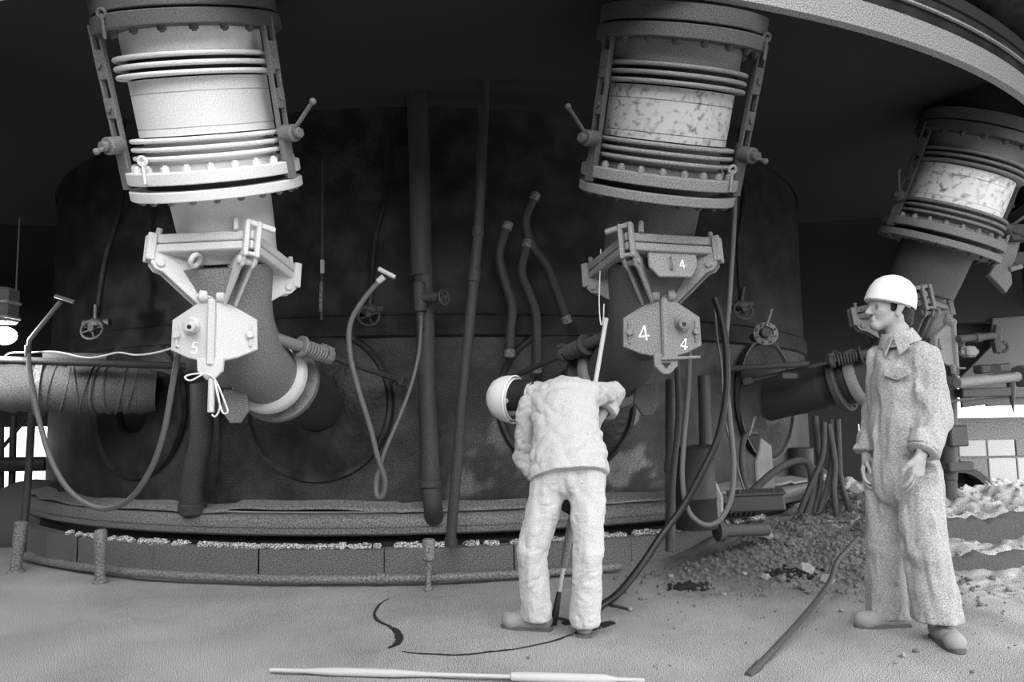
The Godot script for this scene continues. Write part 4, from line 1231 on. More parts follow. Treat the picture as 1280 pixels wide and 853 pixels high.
	obj("stiffener", MB.new().box(Transform3D(Basis(), Vector3(2.0, 0.16, 0.04)), Vector3(4.0, 0.05, 0.05), 0.006), M.grey_sheet, sheet)
	var rl := thing("rail", "thin straight rail on the bank at the right edge", "rail", at(1225, 636, 6.05))
	obj("head", MB.new().box(Transform3D(Basis(), Vector3(0.3, 0.0, 0)), Vector3(2.0, 0.02, 0.04), 0.006), M.dark_casting, rl)
	obj("web", MB.new().box(Transform3D(Basis(), Vector3(0.3, -0.05, 0)), Vector3(2.0, 0.1, 0.014), 0.004), M.dark_pipe, rl)
	var ar := thing("half_barrel", "dark half-round trough end standing right of the standing worker's hip", "trough", at(1211, 634, 6.5))
	obj("shell", MB.new().lathe([Vector2(0.24, -0.3), Vector2(0.3, -0.3), Vector2(0.3, 0.0), Vector2(0.24, 0.0)], Transform3D(Basis(Vector3.RIGHT, PI / 2), Vector3(-0.05, 0.05, 0)), 28, PI * 0.35, PI * 1.55), M.dark_casting, ar)
	obj("back", MB.new().plate([Vector2(-0.25, 0), Vector2(0.22, 0), Vector2(0.2, 0.2), Vector2(0.08, 0.29), Vector2(-0.12, 0.3), Vector2(-0.22, 0.22)], 0.04, Transform3D(Basis(), Vector3(-0.05, 0.02, -0.22)), 0.006), M.dark_pipe, ar)
	for q in [[1258, 628, 0.2, "dark round lump in front of the low wall, left one"], [1278, 628, 0.17, "dark round lump in front of the low wall, at the frame's edge"], [1222, 632, 0.12, "dark flat lump between the half-round trough and the rail"]]:
		var rg := RandomNumberGenerator.new()
		rg.seed = int(q[0])
		tag(obj("slag_lump", MB.new().lump(Vector3(0, 0.02, 0), Vector3(q[2], q[2] * 0.6, q[2]), rg), M.dark_stone, self, Transform3D(Basis(), at(q[0], q[1], 7.6))), q[3], "slag")
	# clay gun arm: cylinder, beam, hook and hanging spike
	t = thing("machine_arm", "grey machine arm with a long cylinder and hook, right of the standing worker", "machine", at(1235, 520, 5.7))
	var o := t.position
	obj("cylinder", MB.new().cyl(at(1196, 479, 5.6) - o, at(1272, 471, 5.8) - o, 0.04, 18, 0.005), M.grey_plate, t)
	obj("end_plate", MB.new().cyl(at(1274, 471, 5.81) - o, at(1279, 470, 5.83) - o, 0.085, 20, 0.005), M.dark_casting, t)
	obj("lower_beam", MB.new().box(Transform3D(Basis.from_euler(Vector3(0, 0.15, 0.02)), at(1228, 491, 5.75) - o), Vector3(0.42, 0.07, 0.1), 0.008), M.dark_pipe, t)
	obj("thin_rod", MB.new().cyl(at(1186, 502, 5.6) - o, at(1262, 494, 5.8) - o, 0.013, 8), M.dark_casting, t)
	obj("saddle", MB.new().box(Transform3D(Basis.from_euler(Vector3(0, 0.15, 0.05)), at(1240, 461, 5.72) - o), Vector3(0.26, 0.07, 0.1), 0.012).cyl(at(1244, 461, 5.65) - o, at(1244, 461, 5.75) - o, 0.04, 14), M.dark_pipe, t)
	obj("spike", MB.new().lathe([Vector2(0.0, 0.0), Vector2(0.012, 0.08), Vector2(0.03, 0.2), Vector2(0.035, 0.33), Vector2(0, 0.34)], Transform3D(Basis(), at(1267, 519, 5.78) - o), 12), M.dark_pipe, t)
	obj("upper_rod", MB.new().cyl(at(1198, 424, 5.7) - o, at(1242, 420, 5.8) - o, 0.028, 12, 0.004).cyl(at(1218, 423, 5.74) - o, at(1226, 422, 5.76) - o, 0.036, 12, 0.004), M.dark_casting, t)
	obj("bracket", MB.new().plate([Vector2(0, 0), Vector2(0.04, -0.01), Vector2(0.05, 0.12), Vector2(0.06, 0.2), Vector2(0.02, 0.22), Vector2(-0.01, 0.1)], 0.05, Transform3D(Basis(), at(1243, 441, 5.8) - o), 0.006), M.dark_pipe, t)
	obj("eye", MB.new().torus(tf(Vector3(0, 0, 1), at(1255, 434, 5.8) - o), 0.032, 0.015, 18, 8), M.dark_pipe, t)
	obj("clevis", MB.new().box(yaw(0.3, at(1211, 440, 5.35) - o), Vector3(0.09, 0.08, 0.08), 0.015).cyl(at(1200, 441, 5.35) - o, at(1222, 440, 5.35) - o, 0.02, 10), M.grey_plate, t)
	obj("column", MB.new().box(yaw(0.2, at(1190, 545, 5.8) - o), Vector3(0.16, 0.16, 0.16), 0.01).cyl(at(1186, 470, 5.8) - o, at(1186, 600, 5.8) - o, 0.06, 14, 0.004), M.dark_pipe, t)
	obj("foot", MB.new().box(yaw(0.2, at(1192, 583, 5.8) - o), Vector3(0.22, 0.07, 0.18), 0.01).cyl(at(1186, 590, 5.8) - o, Vector3(at(1186, 590, 5.8).x - o.x, -o.y, at(1186, 590, 5.8).z - o.z), 0.05, 12), M.dark_casting, t)
	# bracket of the overhead gear at the top right
	t = thing("overhead_bracket", "grey overhead bracket with a bent leg at the upper right edge", "bracket", at(1262, 300, 6.2))
	o = t.position
	obj("beam", MB.new().box(Transform3D(Basis.from_euler(Vector3(0, 0.2, 0.04)), at(1290, 292, 6.2) - o), Vector3(0.55, 0.13, 0.16), 0.01), M.dark_casting, t)
	obj("leg", MB.new().plate([Vector2(-0.04, 0.06), Vector2(0.16, 0.06), Vector2(0.1, -0.1), Vector2(0.06, -0.17), Vector2(0.06, -0.3), Vector2(0.0, -0.38), Vector2(-0.06, -0.3), Vector2(-0.13, -0.22), Vector2(-0.06, -0.12)], 0.07, Transform3D(Basis(), at(1250, 312, 6.2) - o), 0.008), M.stained_flange, t)
	obj("pin", MB.new().cyl(at(1262, 337, 6.15) - o, at(1277, 333, 6.15) - o, 0.022, 10, 0.003), M.grey_plate, t)
	obj("arm", MB.new().box(Transform3D(Basis(Vector3.BACK, 0.08), at(1290, 322, 6.3) - o), Vector3(0.4, 0.1, 0.12), 0.01), M.dark_casting, t)
	obj("hanger", MB.new().cyl(at(1290, 292, 6.2) - o, at(1290, 292, 6.2) - o + Vector3(0, 2.0, 0), 0.04, 10), M.black_steel, t)

# ------------------------------------------------------------------ left side: lagged blowpipe, lamp, window
func make_left_side() -> void:
	var a := at(-120, 482, 5.15)
	var b := at(196, 489, 5.75)
	var t := thing("lagged_blowpipe", "fat blowpipe wrapped in frayed grey lagging at the left edge", "blowpipe", a)
	var d := (b - a).normalized()
	var L := (b - a).length()
	var f := tf(d, Vector3.ZERO)
	var prof := [Vector2(0.17, 0)]
	for k in 40: prof.append(Vector2(0.172 + 0.012 * sin(k * 1.9) * sin(k * 0.7), 0.04 + (L - 0.08) * k / 39.0))
	prof.append(Vector2(0.15, L))
	obj("lagging", MB.new().lathe(prof, f, 32), M.lagging, t)
	var rg := RandomNumberGenerator.new()
	rg.seed = 5
	for k in 9:
		var y := L * (0.56 + 0.047 * k)
		obj("wrapping", MB.new().torus(f * Transform3D(Basis.from_euler(Vector3(rg.randf_range(-0.25, 0.25), 0, rg.randf_range(-0.2, 0.2))), Vector3(0, y, 0)), 0.178, rg.randf_range(0.006, 0.012), 28, 6), M.lagging, t)
	obj("collar", MB.new().lathe([Vector2(0.17, L * 0.5), Vector2(0.205, L * 0.5), Vector2(0.21, L * 0.505), Vector2(0.21, L * 0.53), Vector2(0.17, L * 0.535)], f, 36), M.ledge_iron, t)
	t = thing("guide_bar", "dark round bar lying level above the lagged blowpipe", "bar", at(100, 452, 5.3))
	obj("bar", MB.new().cyl(at(-30, 449, 4.9) - t.position, at(232, 458, 5.6) - t.position, 0.026, 12), M.dark_pipe, t)
	obj("cleat", MB.new().box(Transform3D(Basis(Vector3.UP, 0.4), at(95, 446, 5.25) - t.position), Vector3(0.4, 0.05, 0.06), 0.006), M.dark_pipe, t)
	# lamp
	t = thing("work_lamp", "glowing work lamp under a dark housing at the left edge", "lamp", at(6, 420, 4.9))
	obj("housing", MB.new().box(Transform3D(Basis(), Vector3(-0.02, 0.2, 0)), Vector3(0.14, 0.24, 0.14), 0.015), M.dark_casting, t)
	for y in [0.12, 0.22]: obj("band", MB.new().box(Transform3D(Basis(), Vector3(-0.02, y, 0)), Vector3(0.15, 0.02, 0.15), 0.004), M.ledge_iron, t)
	obj("bulb", MB.new().ball(Vector3.ZERO, Vector3(0.075, 0.06, 0.06), 16), M.lamp_glass, t)
	for x in [-0.08, 0.06]: obj("hanger", MB.new().cyl(Vector3(x, 0.3, 0), Vector3(x, 0.8, 0), 0.006, 6), M.dark_pipe, t)
	var li := OmniLight3D.new()
	li.name = "bulb_light"
	li.light_energy = 0.06
	li.omni_range = 30.0
	li.omni_attenuation = 2.0
	li.light_size = 0.05
	li.shadow_enabled = true
	t.add_child(li)
	# window bars and what stands before the opening
	t = thing("window_bars", "dark pipe bars crossing the bright opening at the left edge", "bars", at(20, 640, 8.0))
	obj("bar", MB.new().cyl(at(17, 520, 8.0) - t.position, at(14, 640, 8.0) - t.position, 0.035, 10), M.black_steel, t)
	obj("bar", MB.new().cyl(at(-20, 581, 7.9) - t.position, at(60, 580, 7.9) - t.position, 0.075, 12), M.black_steel, t)
	obj("bar", MB.new().cyl(at(36, 520, 8.0) - t.position, at(3, 560, 8.0) - t.position, 0.02, 8), M.black_steel, t)
	obj("bar", MB.new().cyl(at(2, 530, 8.0) - t.position, at(2, 640, 8.0) - t.position, 0.025, 8), M.black_steel, t)
	var mb := MB.new().ball(Vector3.ZERO, Vector3(0.5, 0.42, 0.4), 20)
	tag(obj("slag_pot", mb, M.dark_casting, self, Transform3D(Basis(), at(42, 655, 7.2))), "black rounded slag pot in the dark below the left opening", "pot")

# ------------------------------------------------------------------ overhead
func make_overhead() -> void:
	var c := Vector3(XC, 0, -ZC)
	var bu := thing("bustle_pipe", "huge black ring pipe overhead that feeds the stocks", "pipe", c)
	obj("ring", MB.new().torus(Transform3D(Basis(), Vector3(0, 4.25, 0)), 6.75, 0.55, 120, 16, deg_to_rad(-75), deg_to_rad(80)), M.bosh_soot, bu)
	var dk := thing("added_shade_deck", "dark round deck added overhead to shade the furnace top and the stocks", "added_platform", c)
	obj("plate", MB.new().lathe([Vector2(4.52, 3.46), Vector2(SHADE_DECK, 3.46), Vector2(SHADE_DECK, 3.54), Vector2(4.52, 3.54)], Transform3D(), 120, deg_to_rad(-75), deg_to_rad(80)), M.roof_sheet, dk)  # added deck that keeps daylight off the bosh and upper pipes
	var gb := thing("ring_girder", "curved grey ring girder crossing the dark at the top right corner", "girder", c)
	var a0 := deg_to_rad(-75)
	var a1 := deg_to_rad(80)
	obj("web", MB.new().lathe([Vector2(6.75, 3.14), Vector2(6.8, 3.14), Vector2(6.8, 3.29), Vector2(6.75, 3.29)], Transform3D(), 160, a0, a1), M.ring_paint, gb)
	obj("edge_strip", MB.new().lathe([Vector2(6.80, 3.365), Vector2(6.815, 3.365), Vector2(6.815, 3.378), Vector2(6.80, 3.378)], Transform3D(), 160, a0, a1), M.ring_paint, gb)
	obj("back_plate", MB.new().lathe([Vector2(6.72, 3.29), Vector2(6.79, 3.29), Vector2(6.79, 3.45), Vector2(6.72, 3.45)], Transform3D(), 160, a0, a1), M.bosh_soot, gb)
	var h := thing("hanging_hook", "small pale hook tip hanging down at the top edge, between the stocks", "hook", at(603, 22, 4.2))
	obj("hook", MB.new().tube(smooth([Vector3(-0.03, 0.12, 0), Vector3(-0.02, 0.06, 0), Vector3(0, 0.02, 0), Vector3(0.02, 0.03, 0), Vector3(0.028, 0.07, 0)], 5), [0.016, 0.016, 0.016, 0.016, 0.016, 0.016, 0.016, 0.015, 0.015, 0.014, 0.014, 0.013, 0.013, 0.012, 0.011, 0.01, 0.009, 0.008, 0.007, 0.006, 0.005], 8), M.grey_plate, h)
	obj("chain_rod", MB.new().cyl(Vector3(-0.03, 0.1, 0), Vector3(-0.03, 1.6, 0), 0.01, 8), M.black_steel, h)
	h = thing("hanger_link", "rough dark hanger link on top of the grey stock at the top edge", "hanger", at(800, 28, 4.15))
	obj("link", MB.new().plate([Vector2(-0.08, 0.0), Vector2(0.02, 0.0), Vector2(0.05, 0.1), Vector2(0.1, 0.3), Vector2(-0.06, 0.3)], 0.06, Transform3D(), 0.01), M.dark_casting, h)
	obj("pin", MB.new().cyl(Vector3(-0.02, 0.1, -0.06), Vector3(-0.02, 0.1, 0.06), 0.025, 12, 0.004), M.dark_casting, h)
	h = thing("clip_block", "small dark block clamped on the grey stock's top flange", "block", at(893, 40, 4.0))
	obj("block", MB.new().box(Transform3D(Basis(Vector3.BACK, -0.1), Vector3.ZERO), Vector3(0.11, 0.07, 0.1), 0.008), M.dark_casting, h)
	obj("bolt", MB.new().cyl(Vector3(0, 0.03, 0), Vector3(0, 0.07, 0), 0.016, 8, 0.003), M.dark_casting, h)

# ------------------------------------------------------------------ people
func hand(mb: MB, w: Vector3, f: Vector3, palm: Vector3, thumb: float, curl: float, spread := 0.0) -> void:
	f = f.normalized()
	palm = (palm - f * palm.dot(f)).normalized()
	var side := f.cross(palm).normalized() * thumb     # towards the thumb
	var c := w + f * 0.09
	var F := Field.new(c - Vector3.ONE * 0.13, c + Vector3.ONE * 0.13, 0.0032)
	F.bone(w - f * 0.03, w + f * 0.012, 0.026, 0.025, 0.01, palm, 0.75)
	var lens_ := [0.92, 1.05, 1.0, 0.78]
	for k in 4:
		var off := 0.03 - 0.0205 * k
		var kn := w + f * (0.088 - 0.006 * absf(k - 1.0)) + side * off
		F.bone(w + f * 0.01 + side * off * 0.6, kn, 0.0145, 0.0118, 0.014)
		var dir := f + side * spread * (1.5 - k)
		var p := kn
		var ang := curl * 0.55
		var rr := 0.0098 - 0.0008 * k
		for j in 3:
			var ln: float = [0.042, 0.027, 0.021][j] * lens_[k]
			var dd := (dir.normalized() * cos(ang) + palm * sin(ang)).normalized()
			F.bone(p, p + dd * ln, rr, rr * 0.9, 0.003)
			p += dd * ln
			rr *= 0.9
			ang += curl * 0.75
	var t0 := w + f * 0.022 + side * 0.022 + palm * 0.006
	var t1 := t0 + f * 0.028 + side * 0.026 + palm * 0.012
	var t2 := t1 + f * 0.03 + side * 0.008 + palm * (0.008 + 0.02 * curl)
	F.bone(t0, t1, 0.017, 0.0125, 0.012)
	F.bone(t1, t2, 0.0115, 0.0095, 0.004)
	F.bone(t2, t2 + f * 0.02 - side * 0.004 + palm * 0.012 * curl, 0.0095, 0.008, 0.003)
	F.to(mb)

func head(mb: MB, c: Vector3, f: Vector3, u: Vector3, nb: Vector3) -> void:
	var r := f.cross(u).normalized()
	var F := Field.new(c - Vector3(0.16, 0.2, 0.16), c + Vector3(0.16, 0.16, 0.16), 0.004)
	F.bone(c + u * 0.03 - f * 0.025, c + u * 0.035 + f * 0.015, 0.088, 0.078, 0.03, r, 0.9)
	F.bone(c - u * 0.03 + f * 0.025, c + u * 0.02 + f * 0.03, 0.056, 0.062, 0.03)
	for s in [-1.0, 1.0]:
		F.bone(c - u * 0.045 - f * 0.015 + r * s * 0.05, c - u * 0.092 + f * 0.062 + r * s * 0.012, 0.022, 0.02, 0.025)
		F.bone(c - u * 0.02 + f * 0.055 + r * s * 0.036, c - u * 0.03 + f * 0.06 + r * s * 0.03, 0.024, 0.022, 0.02)
		F.bone(c + u * 0.018 + f * 0.083 + r * s * 0.012, c + u * 0.016 + f * 0.07 + r * s * 0.042, 0.012, 0.011, 0.014)
		F.bone(c - u * 0.034 - f * 0.008 + r * s * 0.08, c + u * 0.012 - f * 0.018 + r * s * 0.092, 0.013, 0.02, 0.006, r, 0.45)
		F.bone(c - u * 0.03 + f * 0.098 + r * s * 0.011, c - u * 0.03 + f * 0.1 + r * s * 0.008, 0.0085, 0.0085, 0.006)
	F.bone(c - u * 0.05 + f * 0.044, c - u * 0.088 + f * 0.066, 0.034, 0.022, 0.03)
	F.bone(c + u * 0.012 + f * 0.09, c - u * 0.026 + f * 0.112, 0.009, 0.0125, 0.012)
	F.bone(c - u * 0.053 + f * 0.087 + r * 0.018, c - u * 0.053 + f * 0.087 - r * 0.018, 0.007, 0.007, 0.008)
	F.bone(c - u * 0.066 + f * 0.087 + r * 0.015, c - u * 0.066 + f * 0.087 - r * 0.015, 0.008, 0.008, 0.008)
	for s in [-1.0, 1.0]:
		F.bone(c - u * 0.002 + f * 0.096 + r * s * 0.033, c - u * 0.002 + f * 0.094 + r * s * 0.034, 0.016, 0.016, 0.012, Vector3.ZERO, 1.0, 1)
	F.bone(c - u * 0.0595 + f * 0.1 + r * 0.02, c - u * 0.0595 + f * 0.1 - r * 0.02, 0.0035, 0.0035, 0.004, Vector3.ZERO, 1.0, 1)
	F.bone(c - u * 0.05 - f * 0.03, nb, 0.054, 0.06, 0.03)
	F.to(mb)

func helmet(parent: Node, c: Vector3, f: Vector3, u: Vector3, s := 1.0, tall := 1.15) -> void:
	var z := (f - u * f.dot(u)).normalized()
	var xf := Transform3D(Basis(u.cross(z).normalized(), u * tall, z * 1.1).scaled_local(Vector3.ONE * s), c)
	obj("helmet", MB.new().lathe([Vector2(0, 0.12), Vector2(0.05, 0.112), Vector2(0.09, 0.085), Vector2(0.11, 0.045), Vector2(0.118, 0.0), Vector2(0.121, -0.02), Vector2(0.126, -0.026), Vector2(0.13, -0.021), Vector2(0.127, -0.004), Vector2(0.125, 0.02), Vector2(0.118, 0.05), Vector2(0.1, 0.087), Vector2(0.07, 0.112), Vector2(0.035, 0.127), Vector2(0, 0.131)], xf, 48), M.helmet_white, parent)
	obj("helmet_liner", MB.new().lathe([Vector2(0.108, -0.03), Vector2(0.112, -0.03), Vector2(0.112, 0.01), Vector2(0.106, 0.01), Vector2(0.108, -0.03)], xf, 40), M.helmet_band, parent)

func shoe(parent: Node, heel: Vector3, d: Vector3, len: float) -> void:
	# heel: on the floor under the back of the heel; d: level direction towards the toe
	var u := Vector3.UP
	var r := d.cross(u)
	var toe := heel + d * len
	var c := (heel + toe) * 0.5 + u * 0.06
	var F := Field.new(c - Vector3(0.2, 0.075, 0.2), c + Vector3(0.2, 0.12, 0.2), 0.006)
	F.bone(heel + d * 0.035 + u * 0.05, heel + d * 0.1 + u * 0.05, 0.037, 0.041, 0.02)
	F.bone(heel + d * 0.1 + u * 0.048, toe - d * 0.05 + u * 0.042, 0.04, 0.043, 0.03)
	F.bone(toe - d * 0.06 + u * 0.042 - r * 0.008, toe - d * 0.044 + u * 0.042 + r * 0.008, 0.04, 0.04, 0.02)
	F.bone(heel + d * 0.05 + u * 0.06, heel + d * 0.055 + u * 0.13, 0.042, 0.045, 0.03)
	F.bone(heel + d * 0.08 + u * 0.1, heel + d * 0.15 + u * 0.07, 0.035, 0.03, 0.03)
	F.cut(heel + u * 0.014 + d * 0.1, -u, 0.5)
	var mb := MB.new()
	F.to(mb)
	var sh := obj("shoe", mb, M.shoe_leather, parent)
	var out := []
	for k in 28:
		var a := TAU * k / 28.0
		var x := cos(a)
		var wd := 0.046 if x > 0 else 0.04
		out.append(Vector2(len * 0.5 + (len * 0.5 + 0.004) * signf(x) * pow(absf(x), 0.75), wd * signf(sin(a)) * pow(absf(sin(a)), 0.7)))
	obj("sole", MB.new().plate(out, 0.022, Transform3D(Basis(d, r, u), heel + u * 0.012), 0.003), M.shoe_sole, sh)
	obj("heel_block", MB.new().box(Transform3D(Basis(d, u, -r), heel + d * 0.04 + u * 0.009), Vector3(0.075, 0.018, 0.076), 0.004), M.shoe_sole, sh)
	for k in 4:
		var p := heel + d * (0.115 + 0.02 * k) + u * (0.127 - 0.011 * k)
		obj("lace", MB.new().tube(smooth([p + r * 0.026 - u * 0.014, p + u * 0.0, p - r * 0.026 - u * 0.014], 4), 0.0035, 6), M.helmet_band, sh)

func make_standing_man() -> void:
	var base := on_level(1136, 800, 0.0)
	var man := thing("person", "man in a white helmet and loose coverall standing at the right, looking left", "person", base)
	var J := func(x: float, y: float, z: float) -> Vector3: return at(x, y, z) - base
	var shN: Vector3 = J.call(1154, 446, 3.70)
	var shF: Vector3 = J.call(1100, 449, 3.93)
	var nb: Vector3 = J.call(1124, 425, 3.82)
	var elN: Vector3 = J.call(1170, 522, 3.64)
	var wrN: Vector3 = J.call(1150, 572, 3.56)
	var elF: Vector3 = J.call(1091, 530, 4.0)
	var wrF: Vector3 = J.call(1083, 574, 3.95)
	var hiN: Vector3 = J.call(1146, 590, 3.74)
	var hiF: Vector3 = J.call(1110, 588, 3.88)
	var knN: Vector3 = J.call(1157, 690, 3.67)
	var anN: Vector3 = J.call(1170, 776, 3.69)
	var knF: Vector3 = J.call(1107, 685, 3.92)
	var anF: Vector3 = J.call(1110, 772, 3.99)
	var chest := (shN + shF) * 0.5 + Vector3(0, -0.12, 0.0)
	var pel := (hiN + hiF) * 0.5
	var lat := (shN - shF)
	lat.y = 0
	lat = lat.normalized()
	var fr := lat.cross(Vector3.UP).normalized()
	if fr.z < 0: fr = -fr
	# skin: one body under the clothes
	var mb := MB.new()
	var B := Field.new(pel - Vector3(0.45, 1.0, 0.45), pel + Vector3(0.45, 0.75, 0.45), 0.014)
	B.bone(pel, chest, 0.12, 0.14, 0.05, fr, 0.7)
	B.bone(shF + lat * 0.03, shN - lat * 0.03, 0.05, 0.05, 0.05)
	B.bone(chest, nb, 0.1, 0.058, 0.05, fr, 0.8)
	B.bone(shN, elN, 0.045, 0.038, 0.03); B.bone(elN, wrN, 0.038, 0.027, 0.02)
	B.bone(shF, elF, 0.045, 0.038, 0.03); B.bone(elF, wrF, 0.038, 0.027, 0.02)
	B.bone(hiN, knN, 0.075, 0.052, 0.04); B.bone(knN, anN, 0.05, 0.036, 0.02)
	B.bone(hiF, knF, 0.075, 0.052, 0.04); B.bone(knF, anF, 0.05, 0.036, 0.02)
	B.to(mb)
	var hc: Vector3 = J.call(1112, 387, 3.84)
	var hf := Vector3(-0.93, 0.10, -0.05).normalized()
	var hu := Vector3(0.14, 0.98, 0.0)
	hu = (hu - hf * hu.dot(hf)).normalized()
	head(mb, hc, hf, hu, nb)
	hand(mb, wrN, J.call(1143, 615, 3.55) - wrN, Vector3(-0.45, 0.1, -0.85), -1.0, 0.4, 0.05)
	hand(mb, wrF, J.call(1077, 606, 3.9) - wrF, Vector3(0.8, 0.0, 0.5), 1.0, 0.5)
	var body := obj("body", mb, M.skin, man)
	var hr := hf.cross(hu)
	for s in [-1.0, 1.0]: obj("eye", MB.new().ball(hc + hf * 0.074 + hr * s * 0.033, Vector3.ONE * 0.0125, 12), M.eye_white, body)
	# hair below the helmet's rim
	var H := Field.new(hc - Vector3.ONE * 0.15, hc + Vector3.ONE * 0.15, 0.005)
	H.bone(hc + hu * 0.03 - hf * 0.035, hc - hu * 0.05 - hf * 0.055, 0.092, 0.062, 0.03, hr, 0.96)
	for s in [-1.0, 1.0]: H.bone(hc + hu * 0.03 + hf * 0.012 + hr * s * 0.064, hc - hu * 0.012 + hf * 0.014 + hr * s * 0.07, 0.016, 0.006, 0.02)
	var hn := FastNoiseLite.new()
	hn.frequency = 1.0
	H.crease(hn, 0.005, Vector3.ONE * 90.0)
	var hm := MB.new()
	H.to(hm)
	obj("hair", hm, M.hair, man)
	helmet(man, hc + hu * 0.048 - hf * 0.004, hf, (hu + Vector3(0.18, 0, 0.05)).normalized(), 0.89)
	# coverall
	var G := Field.new(pel - Vector3(0.42, 0.97, 0.42), pel + Vector3(0.42, 0.75, 0.42), 0.0105)
	var waist := pel.lerp(chest, 0.45)
	G.bone(chest + fr * 0.01, waist, 0.165, 0.155, 0.06, fr, 0.72)
	G.bone(waist, pel - Vector3(0, 0.04, 0), 0.155, 0.175, 0.06, fr, 0.78)
	G.bone(shF + lat * 0.02, shN - lat * 0.02, 0.062, 0.066, 0.05)
	G.bone(chest + Vector3(0, 0.08, 0), nb + Vector3(0, -0.015, 0), 0.11, 0.075, 0.04, fr, 0.85)
	G.bone(shN, elN, 0.072, 0.072, 0.03)
	G.bone(elN, elN.lerp(wrN, 0.78), 0.07, 0.075, 0.02)
	G.bone(shF, elF, 0.066, 0.06, 0.03)
	G.bone(elF, elF.lerp(wrF, 0.8), 0.058, 0.06, 0.02)
	var hemN := anN + Vector3(0.01, 0.03, 0.0)
	var hemF := anF + Vector3(0.0, 0.035, 0.0)
	G.bone(hiN, knN, 0.112, 0.092, 0.012); G.bone(knN, hemN, 0.09, 0.112, 0.012)
	G.bone(hiF, knF, 0.105, 0.09, 0.012); G.bone(knF, hemF, 0.088, 0.1, 0.012)
	var fold := FastNoiseLite.new()
	fold.frequency = 1.0
	fold.fractal_octaves = 2
	fold.fractal_type = FastNoiseLite.FRACTAL_FBM
	fold.seed = 3
	G.crease(fold, 0.02, Vector3(11, 2.2, 11))
	fold.seed = 5
	G.crease(fold, 0.008, Vector3(7, 9, 7))
	G.cut(elN.lerp(wrN, 0.84), (wrN - elN).normalized(), 0.13)
	G.cut(elF.lerp(wrF, 0.85), (wrF - elF).normalized(), 0.11)
	G.cut(hemN + Vector3(0, -0.035, 0), Vector3(0, -1, 0.05).normalized(), 0.22)
	G.cut(hemF + Vector3(0, -0.035, 0), Vector3(0, -1, 0.05).normalized(), 0.22)
	G.cut(nb + Vector3(0, 0.03, 0), Vector3(-0.25, 1, 0.1).normalized(), 0.13)
	var gm := MB.new()
	G.to(gm)
	var cov := obj("coverall", gm, M.coverall, man)
	# turned collar, pocket, cuffs
	var nk := nb + Vector3(-0.004, 0.012, 0.0)
	var cf := tf(Vector3(-0.25, 1, 0.1), nk)
	obj("collar", MB.new().lathe([Vector2(0.066, 0.03), Vector2(0.074, 0.036), Vector2(0.098, -0.02), Vector2(0.102, -0.032), Vector2(0.09, -0.03)], cf, 40), M.coverall, cov)
	var ft := (nb - fr * 0.0 + Vector3(-0.075, -0.035, 0.085))
	for s in [-1.0, 1.0]:
		var tx := Transform3D(Basis(lat, Vector3.UP, fr.normalized()) * Basis(Vector3.RIGHT, -0.35), ft + lat * s * 0.03)
		obj("lapel", MB.new().plate([Vector2(-0.035 * s, 0.05), Vector2(0.045 * s, 0.045), Vector2(0.05 * s, -0.01), Vector2(0.01 * s, -0.055)], 0.009, tx * Transform3D(Basis(Vector3.UP, s * 0.4), Vector3.ZERO), 0.003), M.coverall, cov)
	var pk := chest + lat * 0.075 + fr * 0.132 + Vector3(0, 0.045, 0)
	var pb := Basis(lat, Vector3.UP, fr) * Basis(Vector3.UP, 0.35)
	obj("pocket_flap", MB.new().plate([Vector2(-0.06, 0.02), Vector2(0.06, 0.02), Vector2(0.06, -0.02), Vector2(0.0, -0.045), Vector2(-0.06, -0.02)], 0.012, Transform3D(pb, pk), 0.003), M.coverall, cov)
	obj("button", MB.new().cyl(pk + fr * 0.004 + Vector3(0, -0.022, 0), pk + fr * 0.012 + Vector3(0, -0.022, 0), 0.007, 10, 0.002), M.shoe_leather, cov)
	var ax := (wrN - elN).normalized()
	obj("cuff", MB.new().lathe([Vector2(0.035, 0.022), Vector2(0.06, 0.02), Vector2(0.069, 0.012), Vector2(0.07, -0.035), Vector2(0.058, -0.05)], tf(ax, elN.lerp(wrN, 0.82)), 28), M.coverall, cov)
	shoe(man, J.call(1168, 783, 3.78) * Vector3(1, 0, 1), Vector3(-0.13, 0, 1).normalized(), 0.27)
	shoe(man, J.call(1136, 784, 3.97) * Vector3(1, 0, 1), Vector3(-1, 0, 0.1).normalized(), 0.29)

